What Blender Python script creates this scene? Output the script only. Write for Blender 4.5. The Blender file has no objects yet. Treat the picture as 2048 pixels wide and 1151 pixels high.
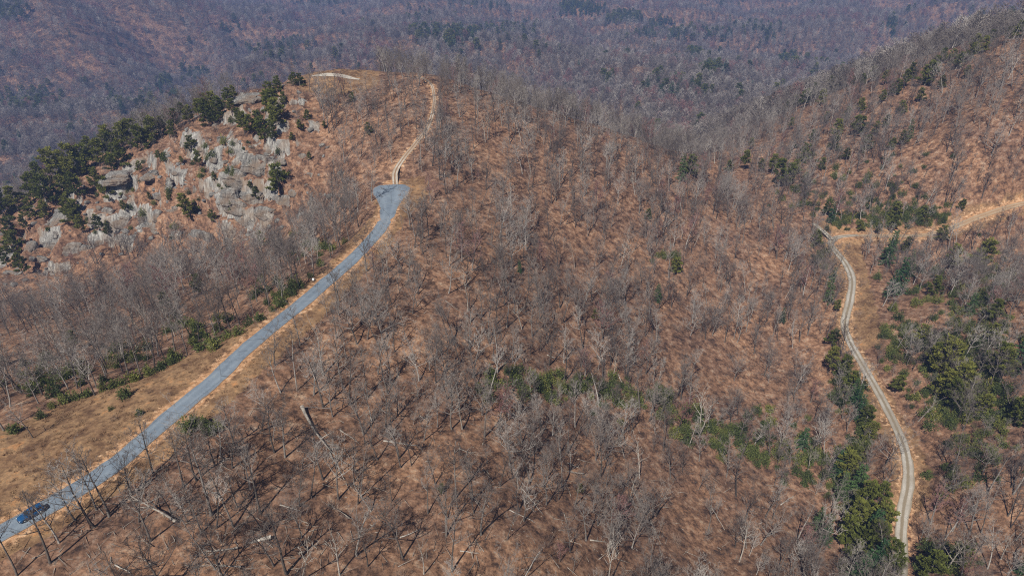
import bpy, bmesh, math, random
import numpy as np
from mathutils import Vector, Matrix, noise as mnoise

# ------------------------------------------------------------------ camera, sky, sun, exposure
SC = bpy.context.scene
COL = SC.collection
R = math.radians
CAMZ = 150.0                      # metres above the datum
PITCH = R(30.0)                   # looking down
IW, IH, FPX = 2048.0, 1151.0, 1368.0

cam_data = bpy.data.cameras.new('camera')
cam_data.sensor_fit = 'HORIZONTAL'
cam_data.sensor_width = 36.0
cam_data.lens = 36.0 * FPX / IW
cam_data.clip_start = 1.0
cam_data.clip_end = 9000.0
cam = bpy.data.objects.new('camera', cam_data)
COL.objects.link(cam)
cam.location = (0, 0, CAMZ)
cam.rotation_euler = (R(90) - PITCH, 0, 0)
SC.camera = cam

SUN_EL, SUN_AZ = R(50.0), R(23.0)            # shadows fall 23 degrees to the right of straight ahead
sun_dir = Vector((math.sin(SUN_AZ) * math.cos(SUN_EL), math.cos(SUN_AZ) * math.cos(SUN_EL), -math.sin(SUN_EL)))
sun_data = bpy.data.lights.new('sun', 'SUN')
sun_data.energy = 5.0
sun_data.angle = R(0.5)
sun_data.color = (1.0, 0.94, 0.86)
sun = bpy.data.objects.new('sun', sun_data)
COL.objects.link(sun)
sun.rotation_euler = sun_dir.to_track_quat('-Z', 'Y').to_euler()
sun.location = (0, 0, 400)

world = bpy.data.worlds.new('World')
SC.world = world
world.use_nodes = True
wn = world.node_tree
wn.nodes.clear()
w_out = wn.nodes.new('ShaderNodeOutputWorld')
w_bg = wn.nodes.new('ShaderNodeBackground')
w_sky = wn.nodes.new('ShaderNodeTexSky')
w_sky.sky_type = 'NISHITA'
w_sky.sun_disc = False
w_sky.sun_elevation = SUN_EL
w_sky.sun_rotation = math.atan2(-sun_dir.x, -sun_dir.y)
w_sky.altitude = 600
w_bg.inputs['Strength'].default_value = 0.05
wn.links.new(w_sky.outputs[0], w_bg.inputs[0])
wn.links.new(w_bg.outputs[0], w_out.inputs[0])

SC.view_settings.view_transform = 'Standard'
SC.view_settings.look = 'None'
SC.view_settings.exposure = 0.22
SC.view_settings.gamma = 1.0
SC.view_settings.use_curve_mapping = False
SC.render.engine = 'CYCLES'
SC.cycles.max_bounces = 4
SC.cycles.diffuse_bounces = 1
SC.cycles.glossy_bounces = 2
SC.cycles.transmission_bounces = 2
SC.cycles.volume_bounces = 0
SC.cycles.use_denoising = False
SC.cycles.filter_width = 1.1
SC.cycles.use_adaptive_sampling = False

rng = np.random.default_rng(7)
random.seed(7)

# ------------------------------------------------------------------ numeric helpers
CP, SP = math.cos(PITCH), math.sin(PITCH)

def ray(px, py):
    """Direction (forward component 1 along the optical axis) through a photo pixel."""
    x = (np.asarray(px, float) - IW / 2) / FPX
    y = (np.asarray(py, float) - IH / 2) / FPX
    return np.stack([x, CP - y * SP, -SP - y * CP], -1)

def project(x, y, z):
    zr = z - CAMZ
    depth = y * CP - zr * SP
    up = y * SP + zr * CP
    depth = np.where(depth > 1, depth, 1.0)
    return IW / 2 + FPX * x / depth, IH / 2 - FPX * up / depth, depth

def hash2(ix, iy, seed):
    h = (ix.astype(np.int64) * 374761393 + iy.astype(np.int64) * 668265263 + seed * 974711) & 0xffffffff
    h = ((h ^ (h >> 13)) * 1274126177) & 0xffffffff
    h = h ^ (h >> 16)
    return (h & 0xffffff) / float(0xffffff)

def vnoise(x, y, seed=0):
    ix, iy = np.floor(x), np.floor(y)
    fx, fy = x - ix, y - iy
    fx = fx * fx * fx * (fx * (fx * 6 - 15) + 10)
    fy = fy * fy * fy * (fy * (fy * 6 - 15) + 10)
    a, b = hash2(ix, iy, seed), hash2(ix + 1, iy, seed)
    c, d = hash2(ix, iy + 1, seed), hash2(ix + 1, iy + 1, seed)
    return ((a + (b - a) * fx) * (1 - fy) + (c + (d - c) * fx) * fy) * 2 - 1

def fbm(x, y, seed=0, octaves=4):
    s, a = 0, 1.0
    for o in range(octaves):
        s = s + a * vnoise(x * 2 ** o + 17.3 * o, y * 2 ** o - 9.1 * o, seed + o)
        a *= 0.5
    return s

def smooth(a, b, v):
    t = np.clip((v - a) / (b - a), 0, 1)
    return t * t * (3 - 2 * t)

def in_poly(px, py, poly):
    px, py = np.asarray(px, float), np.asarray(py, float)
    inside = np.zeros(px.shape, bool)
    n = len(poly)
    for i in range(n):
        x0, y0 = poly[i]
        x1, y1 = poly[(i + 1) % n]
        cond = ((y0 > py) != (y1 > py))
        xi = (x1 - x0) * (py - y0) / ((y1 - y0) if y1 != y0 else 1e-9) + x0
        inside ^= cond & (px < xi)
    return inside

def seg_dist(x, y, pts):
    """Distance to a polyline (n,3), with the interpolated z of the nearest point."""
    best = np.full(x.shape, 1e9)
    bz = np.zeros(x.shape)
    for a, b in zip(pts[:-1], pts[1:]):
        dx, dy = b[0] - a[0], b[1] - a[1]
        L2 = dx * dx + dy * dy + 1e-9
        t = np.clip(((x - a[0]) * dx + (y - a[1]) * dy) / L2, 0, 1)
        d = np.hypot(x - a[0] - t * dx, y - a[1] - t * dy)
        m = d < best
        best = np.where(m, d, best)
        bz = np.where(m, a[2] + t * (b[2] - a[2]), bz)
    return best, bz

def resample(pts, step):
    """Catmull-Rom through pts, resampled at an even step."""
    P = np.asarray(pts, float)
    P = np.vstack([2 * P[0] - P[1], P, 2 * P[-1] - P[-2]])
    out = []
    for i in range(1, len(P) - 2):
        p0, p1, p2, p3 = P[i - 1:i + 3]
        for t in np.linspace(0, 1, 24, endpoint=False):
            out.append(0.5 * ((2 * p1) + (-p0 + p2) * t + (2 * p0 - 5 * p1 + 4 * p2 - p3) * t ** 2 + (-p0 + 3 * p1 - 3 * p2 + p3) * t ** 3))
    out.append(P[-2])
    out = np.array(out)
    d = np.r_[0, np.cumsum(np.linalg.norm(np.diff(out[:, :2], axis=0), axis=1))]
    n = max(2, int(d[-1] / step) + 1)
    s = np.linspace(0, d[-1], n)
    return np.stack([np.interp(s, d, out[:, k]) for k in range(out.shape[1])], -1)

# ------------------------------------------------------------------ terrain
# control points: photo pixel and height relative to the camera
CTRL = [
    # paved ridge road
    (0, 1067, -88), (150, 980, -88), (250, 911, -88), (350, 824, -88), (430, 757, -88), (500, 690, -88), (591, 617, -88.5),
    (695, 527, -89), (750, 472, -89), (783, 395, -88.5),
    # open bank beside the road
    (0, 960, -88.5), (0, 880, -90), (120, 830, -91), (300, 740, -91.5), (470, 650, -91.5), (600, 560, -91.5), (700, 470, -91),
    # track and summit knob
    (800, 320, -85), (850, 240, -79), (865, 165, -75), (720, 160, -75.5), (640, 150, -76), (780, 140, -75),
    # rocky shoulder: crest, then the foot of the face
    (590, 172, -77), (500, 185, -80), (430, 215, -87), (330, 262, -95), (210, 300, -106), (110, 350, -116), (0, 450, -130),
    (560, 300, -91), (450, 330, -97), (330, 370, -107), (220, 400, -115), (110, 440, -124),
    (690, 380, -96), (620, 440, -107), (540, 440, -112), (450, 480, -121), (330, 480, -126), (200, 500, -130), (60, 560, -136),
    # wooded bowl between the rocks and the road
    (600, 500, -105), (450, 560, -113), (300, 570, -122), (100, 620, -126), (0, 700, -118), (200, 690, -110), (0, 800, -101), (350, 650, -104),
    # slope falling away on the far side of the road
    (300, 1110, -90), (600, 1110, -93), (450, 950, -90), (700, 900, -95), (600, 750, -91), (800, 700, -94), (830, 560, -92), (900, 450, -91),
    (1024, 1151, -102), (820, 1151, -96.5), (1000, 800, -105), (1000, 640, -101), (1000, 500, -97), (1000, 350, -92), (920, 250, -84),
    (1250, 1151, -115), (1300, 900, -126), (1150, 780, -117), (1250, 650, -120), (1450, 560, -130), (1200, 400, -106), (1150, 540, -110),
    (1500, 1151, -131), (1500, 900, -138), (1600, 700, -140), (1690, 950, -143), (1740, 1151, -142), (1640, 830, -142),
    # spur from the knob down to the saddle
    (960, 195, -81), (1100, 232, -90), (1250, 275, -101), (1450, 345, -118), (1640, 455, -126), (1560, 400, -124), (1400, 450, -121),
    # gravel road along the next hillside
    (1800, 1151, -135), (1815, 960, -135), (1760, 800, -135), (1690, 650, -134), (1700, 560, -132), (1665, 480, -129),
    (1780, 468, -127), (1900, 450, -121), (2048, 410, -113),
    (2048, 1151, -130), (2048, 900, -122), (2048, 760, -117), (1900, 800, -129), (2048, 600, -114), (1850, 600, -128),
    (1800, 400, -117), (2048, 300, -92), (1700, 350, -114), (1850, 250, -96), (2048, 150, -72), (1950, 140, -75),
    # crest of the right-hand ridge
    (2048, 62, -62), (1900, 105, -75), (1760, 145, -92), (1620, 200, -112), (1530, 235, -128), (1450, 262, -146),
    # far valley and hills
    (1350, 290, -190), (1380, 250, -215), (1200, 225, -215), (1060, 170, -225), (1240, 150, -262), (1500, 150, -270), (1450, 205, -235), (1650, 110, -262), (1800, 50, -245),
    (1960, 10, -215), (1024, 100, -268), (1024, 10, -262), (1400, 60, -285), (1650, 20, -280), (800, 60, -272), (920, 120, -240), (700, 90, -262),
    (600, 30, -280), (520, 110, -285), (420, 40, -275), (330, 120, -292), (290, 25, -215), (150, 45, -205), (200, 100, -235), (60, 120, -250), (250, 180, -285),
    (100, 230, -292), (0, 330, -290), (300, 230, -285), (450, 150, -270), (0, 30, -210), (60, 290, -288), (170, 240, -290),
]
_c = np.array(CTRL, float)
_d = ray(_c[:, 0], _c[:, 1])
_t = _c[:, 2] / _d[:, 2]
ctrl_w = _d * _t[:, None]
# ground outside the picture (behind, beside and beyond), same hills carried on
OUT = [(-60, 20, -92), (0, 0, -100), (60, 20, -120), (120, 20, -140), (170, 60, -128), (-140, 30, -92), (-200, 90, -110), (-230, 180, -135), (240, 150, -105),
       (280, 230, -85), (330, 330, -62), (330, 430, -80), (-330, 300, -180), (-420, 400, -240), (-500, 560, -285), (420, 520, -150), (520, 640, -220), (640, 800, -260), (420, 330, -110),
       (-800, 800, -270), (-1300, 1200, -230), (-1700, 1900, -240), (0, 2600, -240), (-900, 2500, -230), (900, 2500, -230), (1700, 1900, -190), (1300, 1200, -190), (900, 800, -230),
       (-100, 420, -140), (0, 430, -150), (90, 430, -160), (-60, 520, -200), (-180, 430, -170), (-250, 420, -200), (330, 520, -150), (260, 560, -170),
       (-600, 100, -250), (-300, -100, -150), (300, -100, -130), (500, 150, -120), (900, 400, -200), (0, -200, -120)]
ctrl_w = np.vstack([ctrl_w, np.array(OUT, float)])

def _phi(r2):
    return 0.5 * r2 * np.log(r2 + 1e-6)

SCL = 100.0
def _fit():
    P = ctrl_w[:, :2] / SCL
    n = len(P)
    r2 = ((P[:, None] - P[None]) ** 2).sum(-1)
    A = np.zeros((n + 3, n + 3))
    A[:n, :n] = _phi(r2) + np.eye(n) * 0.004
    A[:n, n] = 1
    A[:n, n + 1:] = P
    A[n:, :n] = A[:n, n:].T
    b = np.r_[ctrl_w[:, 2], 0, 0, 0]
    return np.linalg.solve(A, b)
TPS = _fit()

def base_h(x, y):
    x, y = np.asarray(x, float), np.asarray(y, float)
    shp = x.shape
    q = np.stack([x.ravel(), y.ravel()], -1) / SCL
    P = ctrl_w[:, :2] / SCL
    out = np.empty(len(q))
    for i in range(0, len(q), 20000):
        c = q[i:i + 20000]
        r2 = ((c[:, None] - P[None]) ** 2).sum(-1)
        out[i:i + 20000] = _phi(r2) @ TPS[:len(P)] + TPS[len(P)] + c @ TPS[len(P) + 1:]
    return out.reshape(shp) + CAMZ

ROCK_POLY = [(-200, 500), (0, 455), (110, 395), (200, 350), (330, 290), (430, 225), (500, 178), (580, 165), (640, 230), (640, 330), (660, 440), (560, 450), (450, 492), (350, 478), (210, 510), (60, 572), (-200, 640)]

def rock_mask(x, y, zb):
    px, py, _ = project(x, y, zb)
    m = np.zeros(px.shape)
    for dx, dy in ((0, 0), (18, 0), (-18, 0), (0, 12), (0, -12), (12, 10), (-12, -10), (12, -10), (-12, 10)):
        m += in_poly(px + dx, py + dy, ROCK_POLY)
    return (m / 9.0) * (y < 400) * (y > 150)

ROADS = []      # (polyline with absolute z, half width, blend distance)

def height(x, y):
    x, y = np.asarray(x, float), np.asarray(y, float)
    b = base_h(x, y)
    dist = np.hypot(x, y)
    far = smooth(430, 900, dist)
    near = 1 - far
    h = b + near * (fbm(x / 34, y / 34, 3, 3) * 1.3 + fbm(x / 9, y / 9, 11, 2) * 0.28)
    ridg = 1 - np.abs(fbm(x / 330 + 0.35 * fbm(x / 240, y / 240, 51, 2), y / 420, 21, 4))
    h = h + far * ((ridg - 0.62) * 80 + fbm(x / 90, y / 90, 31, 3) * 7)
    rm = rock_mask(x, y, b)
    if np.any(rm > 0):
        s = 9.0
        t = (h + fbm(x / 16, y / 16, 41, 3) * 5.0 + 0.05 * x) / s
        f = t - np.floor(t)
        st = (np.floor(t) + smooth(0.42, 0.72, f)) * s - t * s
        h = h + rm * (st * 0.85 + fbm(x / 6, y / 6, 44, 2) * 0.55 + np.abs(vnoise(x / 5.5, y / 60, 46)) * 0.4)
    h = h + 3.2 * np.exp(-(((x + 84) / 22) ** 2 + ((y - 333) / 8.5) ** 2))
    for pts, hw, bl in ROADS:
        d, rz = seg_dist(x, y, pts)
        w = 1 - smooth(hw, hw + bl, d)
        h = h * (1 - w) + rz * w
    return h

def at(px, py, hfun=None):
    """World point where the ray of a photo pixel first meets the ground."""
    hfun = hfun or height
    d = ray(px, py)
    t = np.concatenate([np.linspace(60, 420, 361), np.linspace(424, 2600, 545)])
    P = d[None] * t[:, None]
    below = P[:, 2] + CAMZ < hfun(P[:, 0], P[:, 1])
    i = int(np.argmax(below)) if below.any() else len(t) - 1
    lo, hi = t[max(i - 1, 0)], t[i]
    for _ in range(14):
        m = 0.5 * (lo + hi)
        p = d * m
        if p[2] + CAMZ < float(hfun(np.array([p[0]]), np.array([p[1]]))[0]):
            hi = m
        else:
            lo = m
    p = d * hi
    return np.array([p[0], p[1], p[2] + CAMZ]), hi

def at_many(pix, hfun=None):
    """Vectorised at(): (n,2) pixels to (n,3) points and optical depths."""
    hfun = hfun or height
    pix = np.asarray(pix, float)
    d = ray(pix[:, 0], pix[:, 1])
    t = np.concatenate([np.linspace(60, 420, 181), np.linspace(426, 2600, 300)])
    P = d[:, None, :] * t[None, :, None]
    below = P[..., 2] + CAMZ < hfun(P[..., 0], P[..., 1])
    below[:, -1] = True
    i = below.argmax(1)
    lo, hi = t[np.maximum(i - 1, 0)], t[i]
    for _ in range(12):
        m = 0.5 * (lo + hi)
        p = d * m[:, None]
        b = p[:, 2] + CAMZ < hfun(p[:, 0], p[:, 1])
        hi = np.where(b, m, hi)
        lo = np.where(b, lo, m)
    p = d * hi[:, None]
    p[:, 2] += CAMZ
    return p, hi

def road_line(pix, step=1.6, win=15, extra=None):
    pts, _ = at_many(pix, base_h)
    if extra is not None:
        pts = np.vstack([extra, pts])
    L = resample(pts, step)
    k = np.ones(win) / win
    zp = np.pad(L[:, 2], win // 2, mode='edge')
    L[:, 2] = np.convolve(zp, k, 'valid')[:len(L)]
    return L

PAVED = road_line([(-150, 1145), (0, 1067), (150, 980), (250, 911), (350, 824), (430, 757), (500, 690), (591, 617), (695, 527), (748, 474), (772, 438), (778, 415), (781, 392), (783, 369)])
TRACK = road_line([(790, 366), (791, 345), (806, 318), (830, 288), (853, 258), (866, 222), (868, 190), (860, 165), (836, 152)], win=9)
GRAVEL = road_line([(1801, 1260), (1800, 1151), (1800, 1080), (1806, 1020), (1817, 960), (1810, 900), (1785, 840), (1752, 775), (1722, 725), (1697, 680), (1690, 645), (1700, 600), (1704, 560), (1692, 530), (1672, 505), (1662, 488), (1672, 474), (1700, 471), (1730, 472), (1790, 473), (1850, 471), (1890, 462), (1930, 445), (1975, 425), (2048, 408), (2120, 396)])
SPUR_LANE = road_line([(1664, 480), (1655, 470), (1640, 456), (1626, 446)], win=3)
_cl = np.array([(604, 156), (640, 150), (676, 151), (712, 158), (748, 160)], float)
CLEARING = resample(ray(_cl[:, 0], _cl[:, 1]) * np.array([318, 316, 314, 312, 312])[:, None] + np.array([0, 0, CAMZ]), 1.6)
TRACK[:14, 2] = np.interp(np.arange(14), [0, 13], [PAVED[-1, 2], TRACK[13, 2]])
ROADS += [(PAVED, 3.4, 7.0), (TRACK, 2.0, 4.0), (SPUR_LANE, 1.8, 3.0), (GRAVEL, 3.0, 5.0), (CLEARING, 4.5, 6.0), (PAVED[-14:], 7.5, 5.0)]

# ------------------------------------------------------------------ materials
def mat(name):
    m = bpy.data.materials.new(name)
    m.use_nodes = True
    nt = m.node_tree
    b = nt.nodes['Principled BSDF']
    b.inputs['Roughness'].default_value = 0.9
    b.inputs['Specular IOR Level'].default_value = 0.15
    return m, nt, b

def N(nt, kind, **props):
    n = nt.nodes.new(kind)
    for k, v in props.items():
        setattr(n, k, v)
    return n

def noise_node(nt, scale, detail=4, rough=0.6, vec=None, dist=0.0):
    n = N(nt, 'ShaderNodeTexNoise')
    n.inputs['Scale'].default_value = scale
    n.inputs['Detail'].default_value = detail
    n.inputs['Roughness'].default_value = rough
    n.inputs['Distortion'].default_value = dist
    if vec is not None:
        nt.links.new(vec, n.inputs['Vector'])
    return n

def ramp(nt, fac, stops, interp='LINEAR'):
    r = N(nt, 'ShaderNodeValToRGB')
    r.color_ramp.interpolation = interp
    e = r.color_ramp.elements
    while len(e) < len(stops):
        e.new(0.5)
    for el, (p, c) in zip(e, stops):
        el.position = p
        el.color = (c[0], c[1], c[2], 1)
    nt.links.new(fac, r.inputs[0])
    return r

def mix(nt, fac, a, b, mode='MIX'):
    m = N(nt, 'ShaderNodeMix', data_type='RGBA', blend_type=mode)
    for sock, v in ((m.inputs[0], fac), (m.inputs[6], a), (m.inputs[7], b)):
        if isinstance(v, (int, float)):
            sock.default_value = v
        elif isinstance(v, tuple):
            sock.default_value = (*v, 1)
        else:
            nt.links.new(v, sock)
    return m.outputs[2]

def math_node(nt, op, a, b=None, clamp=False):
    m = N(nt, 'ShaderNodeMath', operation=op, use_clamp=clamp)
    for i, v in enumerate((a, b)):
        if v is None:
            continue
        if isinstance(v, (int, float)):
            m.inputs[i].default_value = v
        else:
            nt.links.new(v, m.inputs[i])
    return m.outputs[0]

def coords(nt, kind='Object'):
    return N(nt, 'ShaderNodeTexCoord').outputs[kind]

def scaled(nt, vec, s):
    m = N(nt, 'ShaderNodeMapping')
    m.inputs['Scale'].default_value = s
    nt.links.new(vec, m.inputs['Vector'])
    return m.outputs[0]

def bump(nt, b, h, strength, dist):
    n = N(nt, 'ShaderNodeBump')
    n.inputs['Strength'].default_value = strength
    n.inputs['Distance'].default_value = dist
    nt.links.new(h, n.inputs['Height'])
    nt.links.new(n.outputs[0], b.inputs['Normal'])

def rock_colour(nt, co):
    """Grey-white gneiss with dark vertical water streaks and lichen."""
    big = noise_node(nt, 0.12, 4, 0.6, co)
    streak = noise_node(nt, 1.0, 5, 0.65, scaled(nt, co, (1.1, 1.1, 0.09)))
    fine = noise_node(nt, 1.6, 5, 0.7, co)
    c = ramp(nt, streak.outputs[0], [(0.34, (0.050, 0.047, 0.045)), (0.44, (0.135, 0.128, 0.118)), (0.53, (0.265, 0.252, 0.228)), (0.65, (0.47, 0.46, 0.415))]).outputs[0]
    c2 = ramp(nt, fine.outputs[0], [(0.35, (0.10, 0.095, 0.09)), (0.65, (0.36, 0.35, 0.32))]).outputs[0]
    c = mix(nt, 0.40, c, c2)
    stain = ramp(nt, big.outputs[0], [(0.46, (0, 0, 0)), (0.64, (1, 1, 1))]).outputs[0]
    c = mix(nt, math_node(nt, 'MULTIPLY', stain, 0.75), c, (0.20, 0.135, 0.085))
    return c, fine

def make_ground_material(with_rock):
    m, nt, b = mat('rocky_ground' if with_rock else 'leaf_litter_ground')
    co = coords(nt)
    n1 = noise_node(nt, 0.055, 3, 0.6, co)
    n2 = noise_node(nt, 0.45, 4, 0.7, co)
    n3 = noise_node(nt, 1.25, 4, 0.8, co)
    leaf = ramp(nt, n2.outputs[0], [(0.34, (0.054, 0.036, 0.028)), (0.45, (0.160, 0.093, 0.059)), (0.56, (0.258, 0.153, 0.097)), (0.70, (0.35, 0.260, 0.188))]).outputs[0]
    tone = ramp(nt, n1.outputs[0], [(0.35, (0.72, 0.72, 0.76)), (0.65, (1.12, 1.08, 1.02))]).outputs[0]
    leaf = mix(nt, 1.0, leaf, tone, 'MULTIPLY')
    fleck = ramp(nt, n3.outputs[0], [(0.34, (0.34, 0.32, 0.32)), (0.48, (0.95, 0.95, 0.95)), (0.66, (1.45, 1.36, 1.26))]).outputs[0]
    leaf = mix(nt, 0.8, leaf, fleck, 'MULTIPLY')
    # dry grass of the clearings
    g1 = noise_node(nt, 0.25, 4, 0.7, co)
    g2 = n3
    grass = ramp(nt, g1.outputs[0], [(0.32, (0.095, 0.054, 0.031)), (0.45, (0.19, 0.112, 0.060)), (0.58, (0.285, 0.178, 0.095)), (0.70, (0.40, 0.20, 0.085))]).outputs[0]
    gf = ramp(nt, g2.outputs[0], [(0.32, (0.5, 0.5, 0.5)), (0.55, (1.05, 1.05, 1.05)), (0.75, (1.4, 1.35, 1.25))]).outputs[0]
    grass = mix(nt, 0.8, grass, gf, 'MULTIPLY')
    # bare orange soil of the cut banks
    s1 = noise_node(nt, 0.9, 3, 0.7, co)
    soil = ramp(nt, s1.outputs[0], [(0.33, (0.22, 0.115, 0.055)), (0.52, (0.42, 0.235, 0.12)), (0.72, (0.58, 0.40, 0.25))]).outputs[0]
    if with_rock:
        rock, rfine = rock_colour(nt, co)
    a_g = N(nt, 'ShaderNodeAttribute', attribute_name='grass').outputs['Fac']
    a_s = N(nt, 'ShaderNodeAttribute', attribute_name='soil').outputs['Fac']
    a_r = N(nt, 'ShaderNodeAttribute', attribute_name='rock').outputs['Fac']
    def edge(a, n, lo=0.35, hi=0.65, amt=0.7):
        v = math_node(nt, 'ADD', a, math_node(nt, 'MULTIPLY', math_node(nt, 'SUBTRACT', n, 0.5), amt))
        return ramp(nt, v, [(lo, (0, 0, 0)), (hi, (1, 1, 1))]).outputs[0]
    c = mix(nt, edge(a_g, n2.outputs[0]), leaf, grass)
    c = mix(nt, edge(a_s, s1.outputs[0], 0.40, 0.6, 1.2), c, soil)
    if with_rock:
        c = mix(nt, edge(a_r, n2.outputs[0], 0.42, 0.56, 1.1), c, rock)
    nt.links.new(c, b.inputs['Base Color'])
    b.inputs['Roughness'].default_value = 0.95
    bump(nt, b, math_node(nt, 'ADD', n3.outputs[0], math_node(nt, 'MULTIPLY', n2.outputs[0], 1.5)), 0.8, 0.14)
    return m

def make_rock_material(name, dark=1.0):
    m, nt, b = mat(name)
    co = coords(nt)
    c, fine = rock_colour(nt, co)
    geo = N(nt, 'ShaderNodeNewGeometry')
    c = mix(nt, 1.0, c, (dark, dark, dark), 'MULTIPLY')
    nt.links.new(c, b.inputs['Base Color'])
    bump(nt, b, fine.outputs[0], 1.0, 0.25)
    return m

def make_asphalt():
    m, nt, b = mat('worn_asphalt')
    co = coords(nt)
    n1 = noise_node(nt, 0.12, 4, 0.6, co)
    n2 = noise_node(nt, 5.0, 4, 0.7, co)
    uv = N(nt, 'ShaderNodeUVMap').outputs[0]
    sep = N(nt, 'ShaderNodeSeparateXYZ')
    nt.links.new(uv, sep.inputs[0])
    c = ramp(nt, n1.outputs[0], [(0.35, (0.150, 0.186, 0.225)), (0.65, (0.195, 0.235, 0.275))]).outputs[0]
    c = mix(nt, 0.5, c, ramp(nt, n2.outputs[0], [(0.35, (0.8, 0.8, 0.8)), (0.65, (1.18, 1.18, 1.18))]).outputs[0], 'MULTIPLY')
    uu = math_node(nt, 'ABSOLUTE', math_node(nt, 'SUBTRACT', math_node(nt, 'ABSOLUTE', math_node(nt, 'SUBTRACT', sep.outputs[0], 0.5)), 0.22))
    c = mix(nt, 0.8, c, ramp(nt, uu, [(0.02, (1.12, 1.11, 1.10)), (0.14, (0.93, 0.94, 0.95))]).outputs[0], 'MULTIPLY')
    np_ = noise_node(nt, 0.35, 5, 0.75, co)
    c = mix(nt, 0.8, c, ramp(nt, np_.outputs[0], [(0.36, (0.70, 0.70, 0.71)), (0.46, (1, 1, 1)), (0.62, (1.05, 1.04, 1.02)), (0.68, (1.22, 1.17, 1.08))]).outputs[0], 'MULTIPLY')
    # drifted dirt along both edges
    u = math_node(nt, 'ABSOLUTE', math_node(nt, 'SUBTRACT', sep.outputs[0], 0.5))
    n3 = noise_node(nt, 0.7, 5, 0.7, co)
    e = math_node(nt, 'ADD', u, math_node(nt, 'MULTIPLY', math_node(nt, 'SUBTRACT', n3.outputs[0], 0.5), 0.22))
    c = mix(nt, ramp(nt, e, [(0.45, (0, 0, 0)), (0.53, (1, 1, 1))]).outputs[0], c, (0.27, 0.18, 0.11))
    # tar seams and cracks
    vor = N(nt, 'ShaderNodeTexVoronoi', feature='DISTANCE_TO_EDGE')
    vor.inputs['Scale'].default_value = 0.16
    nt.links.new(scaled(nt, co, (1, 0.6, 1)), vor.inputs['Vector'])
    c = mix(nt, ramp(nt, vor.outputs[0], [(0.0, (1, 1, 1)), (0.012, (0, 0, 0))]).outputs[0], c, (0.10, 0.115, 0.13))
    nt.links.new(c, b.inputs['Base Color'])
    b.inputs['Roughness'].default_value = 0.8
    bump(nt, b, n2.outputs[0], 0.3, 0.02)
    return m

def make_track(name, light, centre, c0=0.17, c1=0.27):
    """Gravel lane: two pale wheel ruts with a duller strip between (u runs across)."""
    m, nt, b = mat(name)
    co = coords(nt)
    uv = N(nt, 'ShaderNodeUVMap').outputs[0]
    sep = N(nt, 'ShaderNodeSeparateXYZ')
    nt.links.new(uv, sep.inputs[0])
    n1 = noise_node(nt, 0.5, 6, 0.7, co)
    n2 = noise_node(nt, 6.0, 3, 0.7, co)
    u = math_node(nt, 'ABSOLUTE', math_node(nt, 'SUBTRACT', sep.outputs[0], 0.5))
    u = math_node(nt, 'ADD', u, math_node(nt, 'MULTIPLY', math_node(nt, 'SUBTRACT', n1.outputs[0], 0.5), 0.16))
    rut = ramp(nt, u, [(0.08, (0, 0, 0)), (c0, (1, 1, 1)), (c1 + 0.08, (1, 1, 1)), (0.47, (0.15, 0.15, 0.15)), (0.52, (0, 0, 0))]).outputs[0]
    lt = mix(nt, ramp(nt, n1.outputs[0], [(0.35, (0, 0, 0)), (0.65, (1, 1, 1))]).outputs[0], tuple(0.78 * v for v in light), light)
    fade = ramp(nt, noise_node(nt, 0.11, 3, 0.6, co).outputs[0], [(0.35, (0.45, 0.45, 0.45)), (0.6, (1, 1, 1))]).outputs[0]
    c = mix(nt, mix(nt, 1.0, rut, fade, 'MULTIPLY'), centre, lt)
    c = mix(nt, 0.7, c, ramp(nt, n2.outputs[0], [(0.35, (0.75, 0.75, 0.75)), (0.65, (1.2, 1.2, 1.2))]).outputs[0], 'MULTIPLY')
    nt.links.new(c, b.inputs['Base Color'])
    bump(nt, b, n2.outputs[0], 0.6, 0.06)
    return m

def varied(name, stops, rough=0.9, noise=None, trans=0.0):
    """Colour that varies from individual to individual (and a little within each)."""
    m, nt, b = mat(name)
    oi = N(nt, 'ShaderNodeObjectInfo')
    c = ramp(nt, oi.outputs['Random'], stops).outputs[0]
    if noise:
        n = noise_node(nt, noise, 3, 0.6, coords(nt))
        c = mix(nt, 0.8, c, ramp(nt, n.outputs[0], [(0.32, (0.55, 0.55, 0.55)), (0.7, (1.35, 1.35, 1.35))]).outputs[0], 'MULTIPLY')
    nt.links.new(c, b.inputs['Base Color'])
    b.inputs['Roughness'].default_value = rough
    b.inputs['Specular IOR Level'].default_value = 0.1
    if trans:
        tl = N(nt, 'ShaderNodeBsdfTranslucent')
        nt.links.new(c, tl.inputs[0])
        ms = N(nt, 'ShaderNodeMixShader')
        ms.inputs[0].default_value = trans
        nt.links.new(b.outputs[0], ms.inputs[1])
        nt.links.new(tl.outputs[0], ms.inputs[2])
        nt.links.new(ms.outputs[0], nt.nodes['Material Output'].inputs[0])
    return m

def plain(name, c, rough=0.6, spec=0.3, metal=0.0):
    m, nt, b = mat(name)
    n = noise_node(nt, 3.0, 3, 0.6, coords(nt))
    col = mix(nt, 0.35, c, ramp(nt, n.outputs[0], [(0.3, (0.75, 0.75, 0.75)), (0.7, (1.2, 1.2, 1.2))]).outputs[0], 'MULTIPLY')
    nt.links.new(col, b.inputs['Base Color'])
    b.inputs['Roughness'].default_value = rough
    b.inputs['Specular IOR Level'].default_value = spec
    b.inputs['Metallic'].default_value = metal
    return m

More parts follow.
